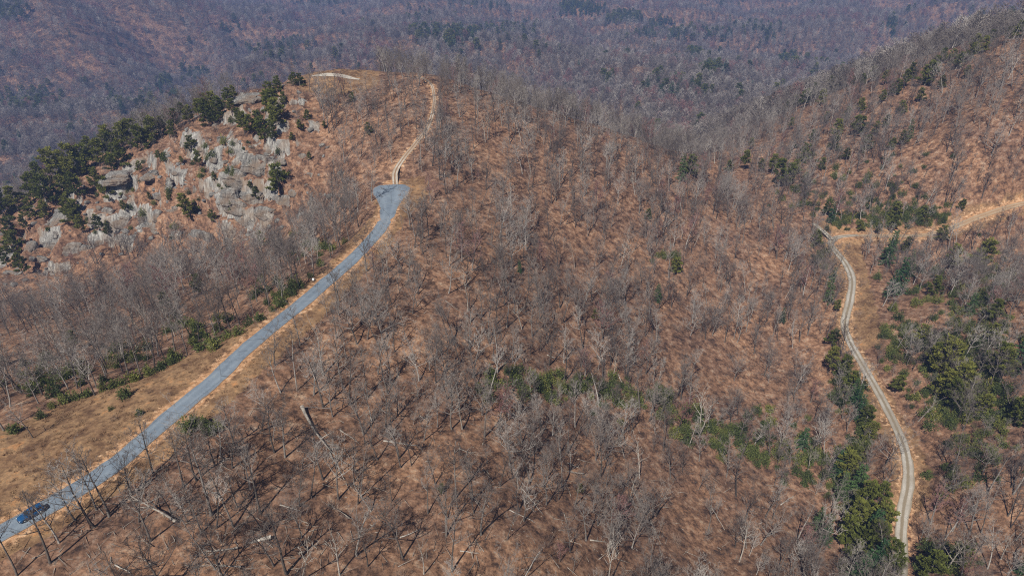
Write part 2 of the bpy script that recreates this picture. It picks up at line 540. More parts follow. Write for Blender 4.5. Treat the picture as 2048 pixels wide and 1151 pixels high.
M = dict(
    ground=make_ground_material(False),
    rocky=make_ground_material(True),
    rock=make_rock_material('gneiss_rock', 0.78),
    asphalt=make_asphalt(),
    track=make_track('two_rut_track', (0.47, 0.42, 0.35), (0.24, 0.15, 0.085)),
    gravel=make_track('gravel_lane', (0.45, 0.42, 0.365), (0.225, 0.185, 0.13)),
    dirt=make_track('tan_dirt_lane', (0.42, 0.33, 0.225), (0.33, 0.215, 0.125)),
    sand=make_track('pale_gravel_pad', (0.56, 0.52, 0.45), (0.45, 0.39, 0.31), 0.1, 0.3),
    bark=varied('grey_bark', [(0.0, (0.070, 0.060, 0.052)), (0.5, (0.140, 0.122, 0.105)), (0.82, (0.235, 0.212, 0.188)), (1.0, (0.42, 0.39, 0.35))], noise=1.5),
    twig=varied('bare_twigs', [(0.0, (0.085, 0.070, 0.062)), (0.45, (0.175, 0.150, 0.132)), (0.8, (0.25, 0.222, 0.198)), (1.0, (0.38, 0.345, 0.31))]),
    redtwig=varied('budding_red_twigs', [(0.0, (0.20, 0.10, 0.09)), (1.0, (0.26, 0.15, 0.135))]),
    deadwood=varied('bleached_deadwood', [(0.0, (0.25, 0.22, 0.185)), (1.0, (0.42, 0.385, 0.335))], noise=2.0),
    pine=varied('pine_needles', [(0.0, (0.100, 0.118, 0.028)), (0.5, (0.160, 0.178, 0.040)), (1.0, (0.235, 0.235, 0.055))], noise=0.6, trans=0.35),
    fir=varied('hemlock_needles', [(0.0, (0.042, 0.092, 0.040)), (0.5, (0.066, 0.130, 0.050)), (1.0, (0.105, 0.165, 0.052))], noise=0.6, trans=0.35),
    laurel=varied('laurel_leaves', [(0.0, (0.080, 0.105, 0.038)), (0.6, (0.145, 0.172, 0.052)), (1.0, (0.235, 0.240, 0.062))], noise=0.9, trans=0.3),
    drygrass=varied('dry_grass_blades', [(0.0, (0.15, 0.085, 0.048)), (0.5, (0.23, 0.142, 0.08)), (1.0, (0.32, 0.215, 0.125))]),
    brush=varied('brown_brush_twigs', [(0.0, (0.085, 0.052, 0.040)), (0.5, (0.165, 0.112, 0.085)), (1.0, (0.25, 0.19, 0.15))]),
)

# ------------------------------------------------------------------ mesh helpers
def mesh_from(name, verts, faces_tri, materials, mat_idx=None, smooth_shade=False):
    """Fast triangle (or quad) mesh from arrays."""
    me = bpy.data.meshes.new(name)
    v = np.asarray(verts, np.float32)
    f = np.asarray(faces_tri, np.int32)
    k = f.shape[1]
    me.vertices.add(len(v))
    me.vertices.foreach_set('co', v.ravel())
    me.loops.add(f.size)
    me.loops.foreach_set('vertex_index', f.ravel())
    me.polygons.add(len(f))
    me.polygons.foreach_set('loop_start', np.arange(0, f.size, k, dtype=np.int32))
    me.polygons.foreach_set('loop_total', np.full(len(f), k, np.int32))
    for m in materials:
        me.materials.append(m)
    if mat_idx is not None:
        me.polygons.foreach_set('material_index', np.asarray(mat_idx, np.int32))
    me.polygons.foreach_set('use_smooth', np.full(len(f), smooth_shade, bool))
    me.update(calc_edges=True)
    return me

def obj(name, me, parent=None, loc=None):
    o = bpy.data.objects.new(name, me)
    COL.objects.link(o)
    if parent is not None:
        o.parent = parent
    if loc is not None:
        o.location = loc
    return o

def tag(o, label=None, cat=None, group=None, kind=None):
    if label:
        o['label'] = label
    if cat:
        o['category'] = cat
    if group:
        o['group'] = group
    if kind:
        o['kind'] = kind
    return o

def add_attr(me, name, vals, kind='FLOAT'):
    a = me.attributes.new(name, kind, 'POINT')
    a.data.foreach_set('vector' if kind == 'FLOAT_VECTOR' else 'value', np.asarray(vals, np.int32 if kind == 'INT' else np.float32).ravel())

# ------------------------------------------------------------------ ground sheet
def axis(segs):
    out = [segs[0][0]]
    for a, b, s0, s1 in segs:
        p = a
        while p < b - 1e-6:
            f = (p - a) / (b - a)
            p = min(b, p + s0 + (s1 - s0) * f)
            out.append(p)
    return np.array(out)
gx = axis([(-2700, -700, 45, 18), (-700, -270, 18, 3), (-270, -240, 3, 1.3), (-240, -30, 1.3, 1.3), (-30, 160, 1.6, 1.6), (160, 290, 2, 3), (290, 700, 3, 18), (700, 2700, 18, 45)])
gy = axis([(-300, 10, 20, 4), (10, 60, 4, 1.8), (60, 210, 1.8, 1.6), (210, 340, 1.3, 1.3), (340, 480, 1.8, 4), (480, 900, 4, 9), (900, 2000, 9, 14), (2000, 3200, 14, 40)])
GX, GY = np.meshgrid(gx, gy)
GZ = height(GX, GY)
nyg, nxg = GX.shape
idx = np.arange(nxg * nyg).reshape(nyg, nxg)
quads = np.stack([idx[:-1, :-1], idx[:-1, 1:], idx[1:, 1:], idx[1:, :-1]], -1).reshape(-1, 4)
gme = mesh_from('ground', np.stack([GX, GY, GZ], -1).reshape(-1, 3), quads, [M['ground'], M['rocky']], smooth_shade=True)
ground = tag(obj('ground', gme), 'orange brown leaf covered mountain ground', 'ground', kind='structure')

_slow_height = height
def height(x, y):
    """The built sheet itself, read back bilinearly."""
    x, y = np.asarray(x, float), np.asarray(y, float)
    i = np.clip(np.searchsorted(gx, x) - 1, 0, len(gx) - 2)
    j = np.clip(np.searchsorted(gy, y) - 1, 0, len(gy) - 2)
    u = np.clip((x - gx[i]) / (gx[i + 1] - gx[i]), 0, 1)
    v = np.clip((y - gy[j]) / (gy[j + 1] - gy[j]), 0, 1)
    return (GZ[j, i] * (1 - u) + GZ[j, i + 1] * u) * (1 - v) + (GZ[j + 1, i] * (1 - u) + GZ[j + 1, i + 1] * u) * v

GB = base_h(GX, GY)
RMG = rock_mask(GX, GY, GB)
def rocky(x, y):
    i = np.clip(np.searchsorted(gx, x) - 1, 0, len(gx) - 2)
    j = np.clip(np.searchsorted(gy, y) - 1, 0, len(gy) - 2)
    return RMG[j, i]

# what the ground is made of, by place
BANK_POLY = [(-300, 1180), (-300, 980), (0, 855), (60, 838), (130, 805), (230, 772), (330, 732), (420, 690), (480, 655), (520, 640), (570, 600), (630, 555), (690, 492), (745, 432), (760, 372), (800, 362), (850, 350), (860, 385), (815, 432), (770, 505), (640, 640), (420, 838), (320, 930), (200, 1010), (60, 1090), (-100, 1180)]
SUMMIT_POLY = [(596, 160), (630, 140), (720, 134), (760, 142), (758, 168), (720, 186), (650, 190), (600, 180)]
ROADSIDE_POLY = [(1640, 440), (1700, 455), (1850, 450), (1960, 405), (2060, 385), (2060, 425), (1900, 480), (1720, 488), (1740, 560), (1760, 640), (1775, 700), (1725, 690), (1780, 790), (1850, 900), (1870, 980), (1840, 1040), (1780, 1000), (1780, 900), (1735, 830), (1690, 730), (1670, 650), (1680, 560), (1640, 490)]
gpx, gpy, gdep = project(GX, GY, GZ)
nearm = np.hypot(GX, GY) < 420
d_p, _ = seg_dist(GX, GY, PAVED)
d_g, _ = seg_dist(GX, GY, GRAVEL)
d_t, _ = seg_dist(GX, GY, TRACK)
grass_a = nearm * np.clip(in_poly(gpx, gpy, BANK_POLY) * 1.0 + in_poly(gpx, gpy, SUMMIT_POLY) * 1.0 + in_poly(gpx, gpy, ROADSIDE_POLY) * 0.75, 0, 1)
soil_a = np.clip(0.72 * (1 - smooth(1.9, 6.2, d_p)) + 0.55 * (1 - smooth(1.0, 3.6, d_t)) + 0.50 * (1 - smooth(1.4, 6.5, d_g)) + 0.22 * (1 - smooth(2.5, 9.0, d_g)) * (gpy < 490), 0, 0.8)
gzy, gzx = np.gradient(GZ, gy, gx)
slope = np.hypot(gzx, gzy)
rm_g = RMG
rock_a = rm_g * smooth(0.75, 1.2, slope + fbm(GX / 5, GY / 5, 61, 3) * 0.55) * smooth(-0.3, 0.3, fbm(GX / 11, GY / 11, 63, 3))
gme.polygons.foreach_set('material_index', (rm_g.ravel()[quads].max(1) > 0).astype(np.int32))
for nm_, ar in (('grass', grass_a), ('soil', soil_a), ('rock', rock_a)):
    add_attr(gme, nm_, ar.ravel())

# ------------------------------------------------------------------ roads
def ribbon(name, L, widths, material, lift, cols=8, crown=0.04):
    t = np.gradient(L[:, :2], axis=0)
    t /= np.linalg.norm(t, axis=1)[:, None] + 1e-9
    nrm = np.stack([t[:, 1], -t[:, 0]], -1)
    wl = np.interp(np.linspace(0, 1, len(L)), [w[0] for w in widths], [w[1] for w in widths])
    ln = np.r_[0, np.cumsum(np.linalg.norm(np.diff(L[:, :2], axis=0), axis=1))]
    wob = np.stack([vnoise(ln / 2.1, ln * 0 + k * 7.7, 71) * 0.16 + vnoise(ln / 9, ln * 0 + k * 3.1, 72) * 0.18 for k in (0, 1)], -1)
    V, UV = [], []
    for c in range(cols + 1):
        u = c / cols
        s = (u - 0.5) * wl
        if c == 0:
            s = s - wob[:, 0]
        if c == cols:
            s = s + wob[:, 1]
        V.append(np.stack([L[:, 0] + nrm[:, 0] * s, L[:, 1] + nrm[:, 1] * s, L[:, 2] + lift + crown * (1 - (2 * u - 1) ** 2)], -1))
        UV.append(np.stack([np.full(len(L), u), ln / 10], -1))
    V = np.array(V).transpose(1, 0, 2)
    UV = np.array(UV).transpose(1, 0, 2)
    n = len(L)
    ii = np.arange(n * (cols + 1)).reshape(n, cols + 1)
    q = np.stack([ii[:-1, :-1], ii[:-1, 1:], ii[1:, 1:], ii[1:, :-1]], -1).reshape(-1, 4)
    me = mesh_from(name, V.reshape(-1, 3), q, [material], smooth_shade=True)
    uvl = me.uv_layers.new(name='UVMap')
    uvl.data.foreach_set('uv', UV.reshape(-1, 2)[q.ravel()].astype(np.float32).ravel())
    return obj(name, me)

_np = len(PAVED)
road = ribbon('asphalt_road', PAVED, [(0, 4.1), (0.84, 4.3), (0.885, 5.6), (0.925, 8.8), (0.955, 12.0), (0.98, 12.6), (0.992, 10.8), (1.0, 8.0)], M['asphalt'], 0.07)
tag(road, 'blue grey asphalt lane with a wide turning end', 'road', kind='structure')
trk = ribbon('dirt_track', TRACK, [(0, 2.2), (0.4, 1.8), (0.8, 1.4), (1, 1.1)], M['track'], 0.07)
tag(trk, 'two rut dirt track climbing to the summit', 'track', kind='structure')
g_px, g_py, _g = project(GRAVEL[:, 0], GRAVEL[:, 1], GRAVEL[:, 2])
g_cut = int(np.argmax((g_px > 1715) & (g_py < 486)))
grv = ribbon('gravel_road', GRAVEL[:g_cut + 1], [(0, 2.9), (0.55, 2.9), (0.9, 2.8), (1, 2.6)], M['gravel'], 0.12)
drt = ribbon('dirt_road', GRAVEL[g_cut - 2:], [(0, 2.4), (0.3, 2.9), (1, 3.8)], M['dirt'], 0.10)
tag(drt, 'orange tan dirt road running from the hairpin to the picture edge', 'road', kind='structure')
tag(grv, 'pale gravel road winding along the far hillside', 'road', kind='structure')
spl = ribbon('spur_lane', SPUR_LANE, [(0, 2.8), (1, 1.6)], M['gravel'], 0.08)
tag(spl, 'short gravel spur leaving the road bend', 'track', kind='structure')
pad = ribbon('gravel_pad', resample(CLEARING[int(len(CLEARING) * 0.14):int(len(CLEARING) * 0.86)], 1.2), [(0, 1.8), (0.25, 6.5), (0.5, 5.5), (0.8, 3.6), (1, 1.4)], M['sand'], 0.08)
tag(pad, 'white gravel pad on the grassy summit clearing', 'path', kind='structure')

# ------------------------------------------------------------------ plant builders
class Geo:
    """Collects tapered tubes and thin leaf or twig triangles into one triangle soup."""
    def __init__(self):
        self.v, self.f, self.n = [], [], 0

    def tube(self, pts, radii, sides=5, cap=False):
        pts = [Vector(p) for p in pts]
        rings = []
        for i, p in enumerate(pts):
            d = (pts[min(i + 1, len(pts) - 1)] - pts[max(i - 1, 0)]).normalized()
            a = d.orthogonal().normalized()
            b = d.cross(a)
            r = radii[i]
            ring = [p + (a * math.cos(2 * math.pi * k / sides) + b * math.sin(2 * math.pi * k / sides)) * r for k in range(sides)]
            rings.append(ring)
        base = self.n
        for ring in rings:
            self.v += [tuple(q) for q in ring]
        self.n += sides * len(pts)
        for i in range(len(pts) - 1):
            for k in range(sides):
                a0 = base + i * sides + k
                a1 = base + i * sides + (k + 1) % sides
                b0, b1 = a0 + sides, a1 + sides
                self.f += [(a0, a1, b1), (a0, b1, b0)]
        if cap:
            for off, flip in ((0, 1), ((len(pts) - 1) * sides, 0)):
                for k in range(1, sides - 1):
                    t = (base + off, base + off + k, base + off + k + 1)
                    self.f.append(t[::-1] if flip else t)

    def spike(self, p, d, length, width):
        """One thin triangle: a twig."""
        d = Vector(d).normalized()
        a = d.orthogonal().normalized()
        ang = random.random() * math.pi
        side = (a * math.cos(ang) + d.cross(a) * math.sin(ang)) * (width * 0.5)
        p = Vector(p)
        q = p + d * length
        self.v += [tuple(p - side), tuple(p + side), tuple(q)]
        self.f.append((self.n, self.n + 1, self.n + 2))
        self.n += 3

    def leaf(self, p, d, length, width):
        """A rhombic spray of needles or a leaf: two triangles, slightly folded."""
        d = Vector(d).normalized()
        a = d.orthogonal().normalized()
        ang = random.random() * math.pi * 2
        side = (a * math.cos(ang) + d.cross(a) * math.sin(ang)) * (width * 0.5)
        up = d.cross(side).normalized() * (width * 0.18)
        p = Vector(p)
        m = p + d * (length * 0.45)
        self.v += [tuple(p), tuple(m - side + up), tuple(p + d * length), tuple(m + side + up)]
        self.f += [(self.n, self.n + 1, self.n + 2), (self.n, self.n + 2, self.n + 3)]
        self.n += 4

    def mesh(self, name, material, shade=False):
        return mesh_from(name, np.array(self.v), np.array(self.f), [material], smooth_shade=shade)

def merged(name, parts):
    """One mesh out of several (mesh, same order of materials)."""
    V, F, MI, mats, off = [], [], [], [], 0
    for k, me in enumerate(parts):
        v = np.empty(len(me.vertices) * 3, np.float32)
        me.vertices.foreach_get('co', v)
        f = np.empty(len(me.loops), np.int32)
        me.loops.foreach_get('vertex_index', f)
        V.append(v.reshape(-1, 3))
        F.append(f.reshape(-1, 3) + off)
        MI.append(np.full(len(f) // 3, k))
        off += len(v) // 3
        mats.append(me.materials[0])
    return mesh_from(name, np.vstack(V), np.vstack(F), mats, np.concatenate(MI))

def rnd(a, b):
    return random.uniform(a, b)

def bent(p, d, length, n, up, wob):
    pts = [Vector(p)]
    d = Vector(d).normalized()
    for _ in range(n):
        d = (d + Vector((rnd(-1, 1), rnd(-1, 1), rnd(-1, 1))) * wob + Vector((0, 0, up))).normalized()
        pts.append(pts[-1] + d * (length / n))
    return pts, d

def bare_tree(seed, H, low, spread, limbs, twigw=0.034, red=False, dead=False, fork=False, twign=6, lean=0.02):
    """A leafless broadleaf tree: tapered trunk, limbs, branches and fine twigs."""
    random.seed(seed)
    tr, cr = Geo(), Geo()
    la = rnd(0, 6.28)
    d0 = Vector((math.cos(la) * lean, math.sin(la) * lean, 1))
    tp, td = bent((0, 0, -0.5), d0, H * (0.72 if fork else 0.93), 8, 0.03, 0.085)
    r0 = H * rnd(0.0098, 0.0135)
    n = len(tp) - 1
    rad = [r0 * (1.35 if i == 0 else 1) * (1 - 0.86 * (i / n) ** 1.1) + 0.02 for i in range(n + 1)]
    tr.tube(tp, rad, 7)
    def along(t):
        s = t * n
        i = min(int(s), n - 1)
        return tp[i].lerp(tp[i + 1], s - i), rad[i] + (rad[i + 1] - rad[i]) * (s - i)
    az = rnd(0, 6.28)
    specs = []
    for k in range(limbs):
        rel = (k + rnd(0.1, 0.9)) / limbs
        t = low + (0.985 - low) * rel
        az += 2.4 + rnd(-0.5, 0.5)
        el = rnd(0.35, 0.8) + 0.35 * rel
        L = spread * (1.12 - 0.62 * rel) * rnd(0.75, 1.2)
        p, r = along(t)
        specs.append((p, az, el, L, min(r * 0.72, 0.12)))
    if fork:
        p, r = along(0.99)
        for k in range(3):
            az += 2.1
            specs.append((p, az, rnd(0.85, 1.2), spread * rnd(1.0, 1.3), r * 0.85))
    for p, a, el, L, r in specs:
        d = Vector((math.cos(a) * math.cos(el), math.sin(a) * math.cos(el), math.sin(el)))
        lp, ld = bent(p, d, L, 4, 0.10, 0.16)
        cr.tube(lp, [r, r * 0.8, r * 0.6, r * 0.42, 0.018], 4)
        nb = 3 if dead else 5
        for j in range(nb):
            t = 0.28 + 0.72 * (j + rnd(0, 0.8)) / nb
            i = min(int(t * 4), 3)
            bp = lp[i].lerp(lp[i + 1], t * 4 - i)
            bd = (Vector((rnd(-1, 1), rnd(-1, 1), rnd(-0.35, 0.9))).normalized() * 0.95 + ld * 0.7)
            bL = L * rnd(0.28, 0.5)
            bpts, bdd = bent(bp, bd, bL, 2, 0.12, 0.22)
            cr.tube(bpts, [r * 0.42, r * 0.28, 0.010], 3)
            for q in range(2 if dead else 4):
                cp = bpts[0].lerp(bpts[2], rnd(0.2, 1.0)) if q < 3 else bpts[2]
                cd = (Vector((rnd(-1, 1), rnd(-1, 1), rnd(-0.3, 1))).normalized() + bdd * 0.7)
                cL = bL * rnd(0.35, 0.62)
                cr.spike(cp, cd, cL, twigw * 1.5)
                if dead:
                    continue
                cdn = cd.normalized()
                for z in range(twign):
                    cr.spike(cp + cdn * (cL * rnd(0.2, 0.95)), cdn * 0.7 + Vector((rnd(-1, 1), rnd(-1, 1), rnd(-0.4, 1))), cL * rnd(0.35, 0.75), twigw)
    mt = M['deadwood'] if dead else M['bark']
    mc = M['deadwood'] if dead else (M['redtwig'] if red else M['twig'])
    return tr.mesh('trunk', mt, True), cr.mesh('crown', mc)

def far_tree(seed, H, red=False):
    """The same leafless tree drawn with few strokes, for the distant woods."""
    random.seed(seed)
    tr, cr = Geo(), Geo()
    tp, _ = bent((0, 0, -0.5), (rnd(-.05, .05), rnd(-.05, .05), 1), H * 0.9, 3, 0.02, 0.05)
    tr.tube(tp, [0.24, 0.19, 0.12, 0.03], 4)
    for k in range(320):
        rel = rnd(0, 1)
        z = H * (0.36 + 0.58 * rel)
        a = rnd(0, 6.28)
        rr = H * 0.31 * math.sqrt(max(0.03, 1 - (2 * rel - 0.9) ** 2)) * math.sqrt(rnd(0.02, 1))
        p = Vector((math.cos(a) * rr * 0.75, math.sin(a) * rr * 0.75, z - rr * 0.3))
        cr.spike(p, (math.cos(a) * 0.7 + rnd(-.5, .5), math.sin(a) * 0.7 + rnd(-.5, .5), rnd(0.2, 1.1)), rnd(1.0, 2.8), rnd(0.12, 0.30))
    return tr.mesh('trunk', M['bark'], True), cr.mesh('crown', M['redtwig'] if red else M['twig'])

def pine_tree(seed, H, low, spread, layers, dense=1.0):
    """A ragged mountain pine: bare lower trunk, uneven plates of needle sprays."""
    random.seed(seed)
    tr, cr = Geo(), Geo()
    tp, _ = bent((0, 0, -0.5), (rnd(-.06, .06), rnd(-.06, .06), 1), H * 0.97, 6, 0.02, 0.05)
    r0 = H * 0.014
    tr.tube(tp, [r0 * (1.2 - 1.15 * i / 6) + 0.015 for i in range(7)], 6)
    az = 0
    for k in range(layers):
        rel = (k + rnd(0, 0.9)) / layers
        t = (low + (0.98 - low) * rel) * 6
        i = min(int(t), 5)
        p = tp[i].lerp(tp[i + 1], t - i)
        for b in range(random.choice((2, 3, 3))):
            az += 2.2 + rnd(-0.7, 0.7)
            L = spread * (1.05 - 0.72 * rel ** 1.4) * rnd(0.55, 1.25)
            el = rnd(-0.05, 0.35) + 0.3 * rel
            d = Vector((math.cos(az) * math.cos(el), math.sin(az) * math.cos(el), math.sin(el)))
            bp, bd = bent(p, d, L, 3, 0.08, 0.14)
            tr.tube(bp, [0.05, 0.035, 0.025, 0.012], 3)
            m = max(7, int(15 * dense * L / 2.2))
            for q in range(m):
                s = 0.25 + 0.75 * math.sqrt((q + rnd(0, 1)) / m)
                ii = min(int(s * 3), 2)
                c = bp[ii].lerp(bp[ii + 1], min(1, s * 3 - ii))
                for z in range(4):
                    o = Vector((rnd(-1, 1), rnd(-1, 1), rnd(-0.35, 0.8)))
                    cr.leaf(c + o * 0.28, o.normalized() + bd * 0.55 + Vector((0, 0, 0.3)), rnd(0.42, 0.80), rnd(0.26, 0.46))
    for q in range(26):
        o = Vector((rnd(-1, 1), rnd(-1, 1), rnd(-1.6, 0.6)))
        cr.leaf(tp[6] + o * 0.45, o + Vector((0, 0, 1.2)), rnd(0.4, 0.7), rnd(0.2, 0.35))
    return tr.mesh('trunk', M['bark'], True), cr.mesh('crown', M['pine'])

def hemlock_tree(seed, H, spread, layers):
    """A conical evergreen with drooping tiers."""
    random.seed(seed)
    tr, cr = Geo(), Geo()
    tp, _ = bent((0, 0, -0.5), (rnd(-.03, .03), rnd(-.03, .03), 1), H, 5, 0.02, 0.025)
    tr.tube(tp, [H * 0.014 * (1.1 - i / 5) + 0.015 for i in range(6)], 6)
    az = 0
    for k in range(layers):
        rel = (k + rnd(0, 0.6)) / layers
        t = (0.10 + 0.88 * rel) * 5
        i = min(int(t), 4)
        p = tp[i].lerp(tp[i + 1], t - i)
        for b in range(5 if rel < 0.7 else 4):
            az += 1.35 + rnd(-0.35, 0.35)
            L = (spread * (1.0 - 0.93 * rel) + 0.25) * rnd(0.7, 1.18)
            el = rnd(-0.22, 0.1) + 0.25 * rel
            d = Vector((math.cos(az) * math.cos(el), math.sin(az) * math.cos(el), math.sin(el)))
            bp, bd = bent(p, d, L, 3, -0.05, 0.07)
            tr.tube(bp, [0.04, 0.03, 0.02, 0.01], 3)
            m = max(4, int(6.5 * L))
            for q in range(m):
                s = 0.12 + 0.88 * (q + rnd(0, 1)) / m
                ii = min(int(s * 3), 2)
                c = bp[ii].lerp(bp[ii + 1], min(1, s * 3 - ii))
                sd = Vector((-bd.y, bd.x, 0)) * (1 if q % 2 else -1)
                cr.leaf(c, bd * 0.6 + sd * rnd(0.3, 1) + Vector((0, 0, rnd(-0.5, 0.25))), rnd(0.45, 0.85), rnd(0.2, 0.34))
                cr.leaf(c, bd + Vector((rnd(-.4, .4), rnd(-.4, .4), rnd(-0.3, 0.4))), rnd(0.4, 0.7), rnd(0.2, 0.32))
    return tr.mesh('trunk', M['bark'], True), cr.mesh('crown', M['fir'])

def laurel(seed, w, h, n):
    random.seed(seed)
    st, fo = Geo(), Geo()
    for k in range(9):
        a = rnd(0, 6.28)
        bp, bd = bent((rnd(-.2, .2), rnd(-.2, .2), -0.15), (math.cos(a) * rnd(.2, .8), math.sin(a) * rnd(.2, .8), 1), h * rnd(0.6, 1.0), 3, 0.05, 0.2)
        st.tube(bp, [0.04, 0.03, 0.02, 0.01], 3)
    for k in range(n):
        a = rnd(0, 6.28)
        e = math.asin(rnd(0, 1))
        rr = rnd(0.55, 1.05) * (0.8 + 0.3 * math.sin(3 * a + seed) + 0.15 * math.sin(7 * a))
        p = Vector((math.cos(a) * math.cos(e) * w * rr * 0.5, math.sin(a) * math.cos(e) * w * rr * 0.5, max(0.05, math.sin(e) * h * rr)))
        fo.leaf(p, Vector((p.x / w, p.y / w, p.z / h)) + Vector((rnd(-1, 1), rnd(-1, 1), rnd(-.4, 1))) * 0.9, rnd(0.30, 0.60), rnd(0.16, 0.32))
    return st.mesh('stem', M['bark']), fo.mesh('foliage', M['laurel'])

def brush_clump(seed, w, h, n, material):
    random.seed(seed)
    g = Geo()
    for k in range(n):
        a = rnd(0, 6.28)
        rr = w * 0.5 * math.sqrt(rnd(0, 1))
        p = Vector((math.cos(a) * rr * 0.55, math.sin(a) * rr * 0.55, -0.05))
        if k % 3 and h > 0.9:
            p = p * 1.4 + Vector((0, 0, rnd(0.2, 0.7) * h))
        g.spike(p, (math.cos(a) * rnd(0, .9), math.sin(a) * rnd(0, .9), rnd(0.35, 1)), h * rnd(0.35, 0.9), rnd(0.02, 0.045) * (1 if h > 0.9 else 1.6))
    return g.mesh('brush', material)

# ------------------------------------------------------------------ prototypes
BARE = []
for s, (H, low, sp, lb, fk) in enumerate([(17, .42, 4.3, 12, 0), (15, .34, 4.5, 12, 1), (18, .48, 3.9, 11, 0), (14, .30, 4.2, 13, 0), (16, .38, 5.1, 13, 1), (13, .36, 3.6, 11, 0), (19, .52, 4.2, 12, 0), (15, .27, 5.3, 13, 1)]):
    BARE.append((H,) + bare_tree(100 + s, H, low, sp, lb, fork=bool(fk)))
RED = [(H,) + bare_tree(140 + s, H, .3, 3.6, 13, twigw=0.045, red=True, twign=7) for s, H in enumerate((12, 14))]
DEAD = [(H,) + bare_tree(150 + s, H, low, 3.6, 9, twigw=0.05, dead=True, fork=True, lean=ln) for s, (H, low, ln) in enumerate([(15, .45, .12), (13, .4, .25), (17, .6, .03)])]
FAR = [(H,) + far_tree(170 + s, H, s == 5) for s, H in enumerate((18, 16, 19, 15, 17, 15))]
PINE = [(H,) + pine_tree(200 + s, H, low, sp, ly) for s, (H, low, sp, ly) in enumerate([(12, .20, 3.3, 15), (10, .10, 3.3, 14), (14, .30, 3.4, 15), (9, .08, 3.8, 13), (11, .2, 3.0, 14)])]
HEM = [(H,) + hemlock_tree(220 + s, H, sp, ly) for s, (H, sp, ly) in enumerate([(15, 3.1, 17), (12, 2.8, 14), (17, 3.3, 19)])]
LAUREL = [(h,) + laurel(240 + s, w, h, n) for s, (w, h, n) in enumerate([(3.0, 2.2, 380), (4.0, 2.8, 480), (2.2, 1.7, 260), (3.2, 3.2, 440)])]
BRUSH = [brush_clump(260 + s, w, h, n, M['brush']) for s, (w, h, n) in enumerate([(2.6, 2.2, 170), (3.4, 1.6, 190), (2.0, 2.8, 150)])]
GRASS = [brush_clump(270 + s, w, h, n, M['drygrass']) for s, (w, h, n) in enumerate([(1.3, .55, 60), (1.9, .42, 80), (0.9, .7, 45)])]

def proto_collection(name, meshes):
    c = bpy.data.collections.new(name)
    for k, me in enumerate(meshes):
        c.objects.link(bpy.data.objects.new(f'{name}_{k:02d}', me))
    return c

def scatter(name, coll, pts, rot, scl, ids, label, cat):
    """A mass too many to count: instances on points, one object of kind stuff."""
    me = bpy.data.meshes.new(name)
    me.vertices.add(len(pts))
    me.vertices.foreach_set('co', np.asarray(pts, np.float32).ravel())
    add_attr(me, 'rot', rot, 'FLOAT_VECTOR')
    add_attr(me, 'scl', scl)
    add_attr(me, 'pick', ids, 'INT')
    o = obj(name, me)
    ng = bpy.data.node_groups.new(name, 'GeometryNodeTree')
    ng.interface.new_socket('Geometry', in_out='INPUT', socket_type='NodeSocketGeometry')
    ng.interface.new_socket('Geometry', in_out='OUTPUT', socket_type='NodeSocketGeometry')
    gi, go = ng.nodes.new('NodeGroupInput'), ng.nodes.new('NodeGroupOutput')
    iop = ng.nodes.new('GeometryNodeInstanceOnPoints')
    ci = ng.nodes.new('GeometryNodeCollectionInfo')
    ci.inputs['Collection'].default_value = coll
    ci.inputs['Separate Children'].default_value = True
    ci.inputs['Reset Children'].default_value = True
    iop.inputs['Pick Instance'].default_value = True
    def named(nm, t):
        a = ng.nodes.new('GeometryNodeInputNamedAttribute')
        a.data_type = t
        a.inputs['Name'].default_value = nm
        return a.outputs['Attribute']
    e2r = ng.nodes.new('FunctionNodeEulerToRotation')
    ng.links.new(gi.outputs[0], iop.inputs['Points'])
    ng.links.new(ci.outputs[0], iop.inputs['Instance'])
    ng.links.new(named('pick', 'INT'), iop.inputs['Instance Index'])
    ng.links.new(named('rot', 'FLOAT_VECTOR'), e2r.inputs[0])
    ng.links.new(e2r.outputs[0], iop.inputs['Rotation'])
    ng.links.new(named('scl', 'FLOAT'), iop.inputs['Scale'])
    ng.links.new(iop.outputs[0], go.inputs[0])
    o.modifiers.new('scatter', 'NODES').node_group = ng
    return tag(o, label, cat, kind='stuff')

def place_tree(name, proto, loc, H, rz, tilt=(0, 0), label=None, cat=None, group=None, parts=('trunk', 'crown')):
    """One plant as a thing: an empty at its foot with its parts below it, meshes shared."""
    e = bpy.data.objects.new(name, None)
    COL.objects.link(e)
    e.empty_display_size = 0.3
    s = H / proto[0]
    e.location = loc
    e.scale = (s, s, s)
    e.rotation_euler = (tilt[0], tilt[1], rz)
    for nm, me in zip(parts, proto[1:]):
        c = bpy.data.objects.new(nm, me)
        COL.objects.link(c)
        c.parent = e
    return tag(e, label, cat, group)

# ------------------------------------------------------------------ where the woods stand
ORD = ['nearest', 'second nearest', 'third nearest', 'fourth nearest', 'fifth nearest', 'sixth nearest', 'seventh nearest', 'eighth nearest', 'ninth nearest', 'tenth nearest',
       'eleventh nearest', 'twelfth nearest', 'thirteenth nearest', 'fourteenth nearest', 'fifteenth nearest', 'sixteenth nearest', 'seventeenth nearest', 'eighteenth nearest', 'nineteenth nearest', 'twentieth nearest']

def rank_labels(xy_all, chosen, marks, start):
    """For each chosen index: a phrase saying the how-manieth nearest of all of its kind it is to a landmark."""
    xy_all = np.asarray(xy_all)
    best = {}
    for name, p in marks:
        order = np.argsort(((xy_all - np.asarray(p[:2])) ** 2).sum(1))[:len(ORD)]
        for k, i in enumerate(order):
            if int(i) in chosen and (int(i) not in best or k < best[int(i)][0]):
                best[int(i)] = (k, name)
    return {i: f'{start(i)}, {ORD[k]} to {nm}' for i, (k, nm) in best.items()}

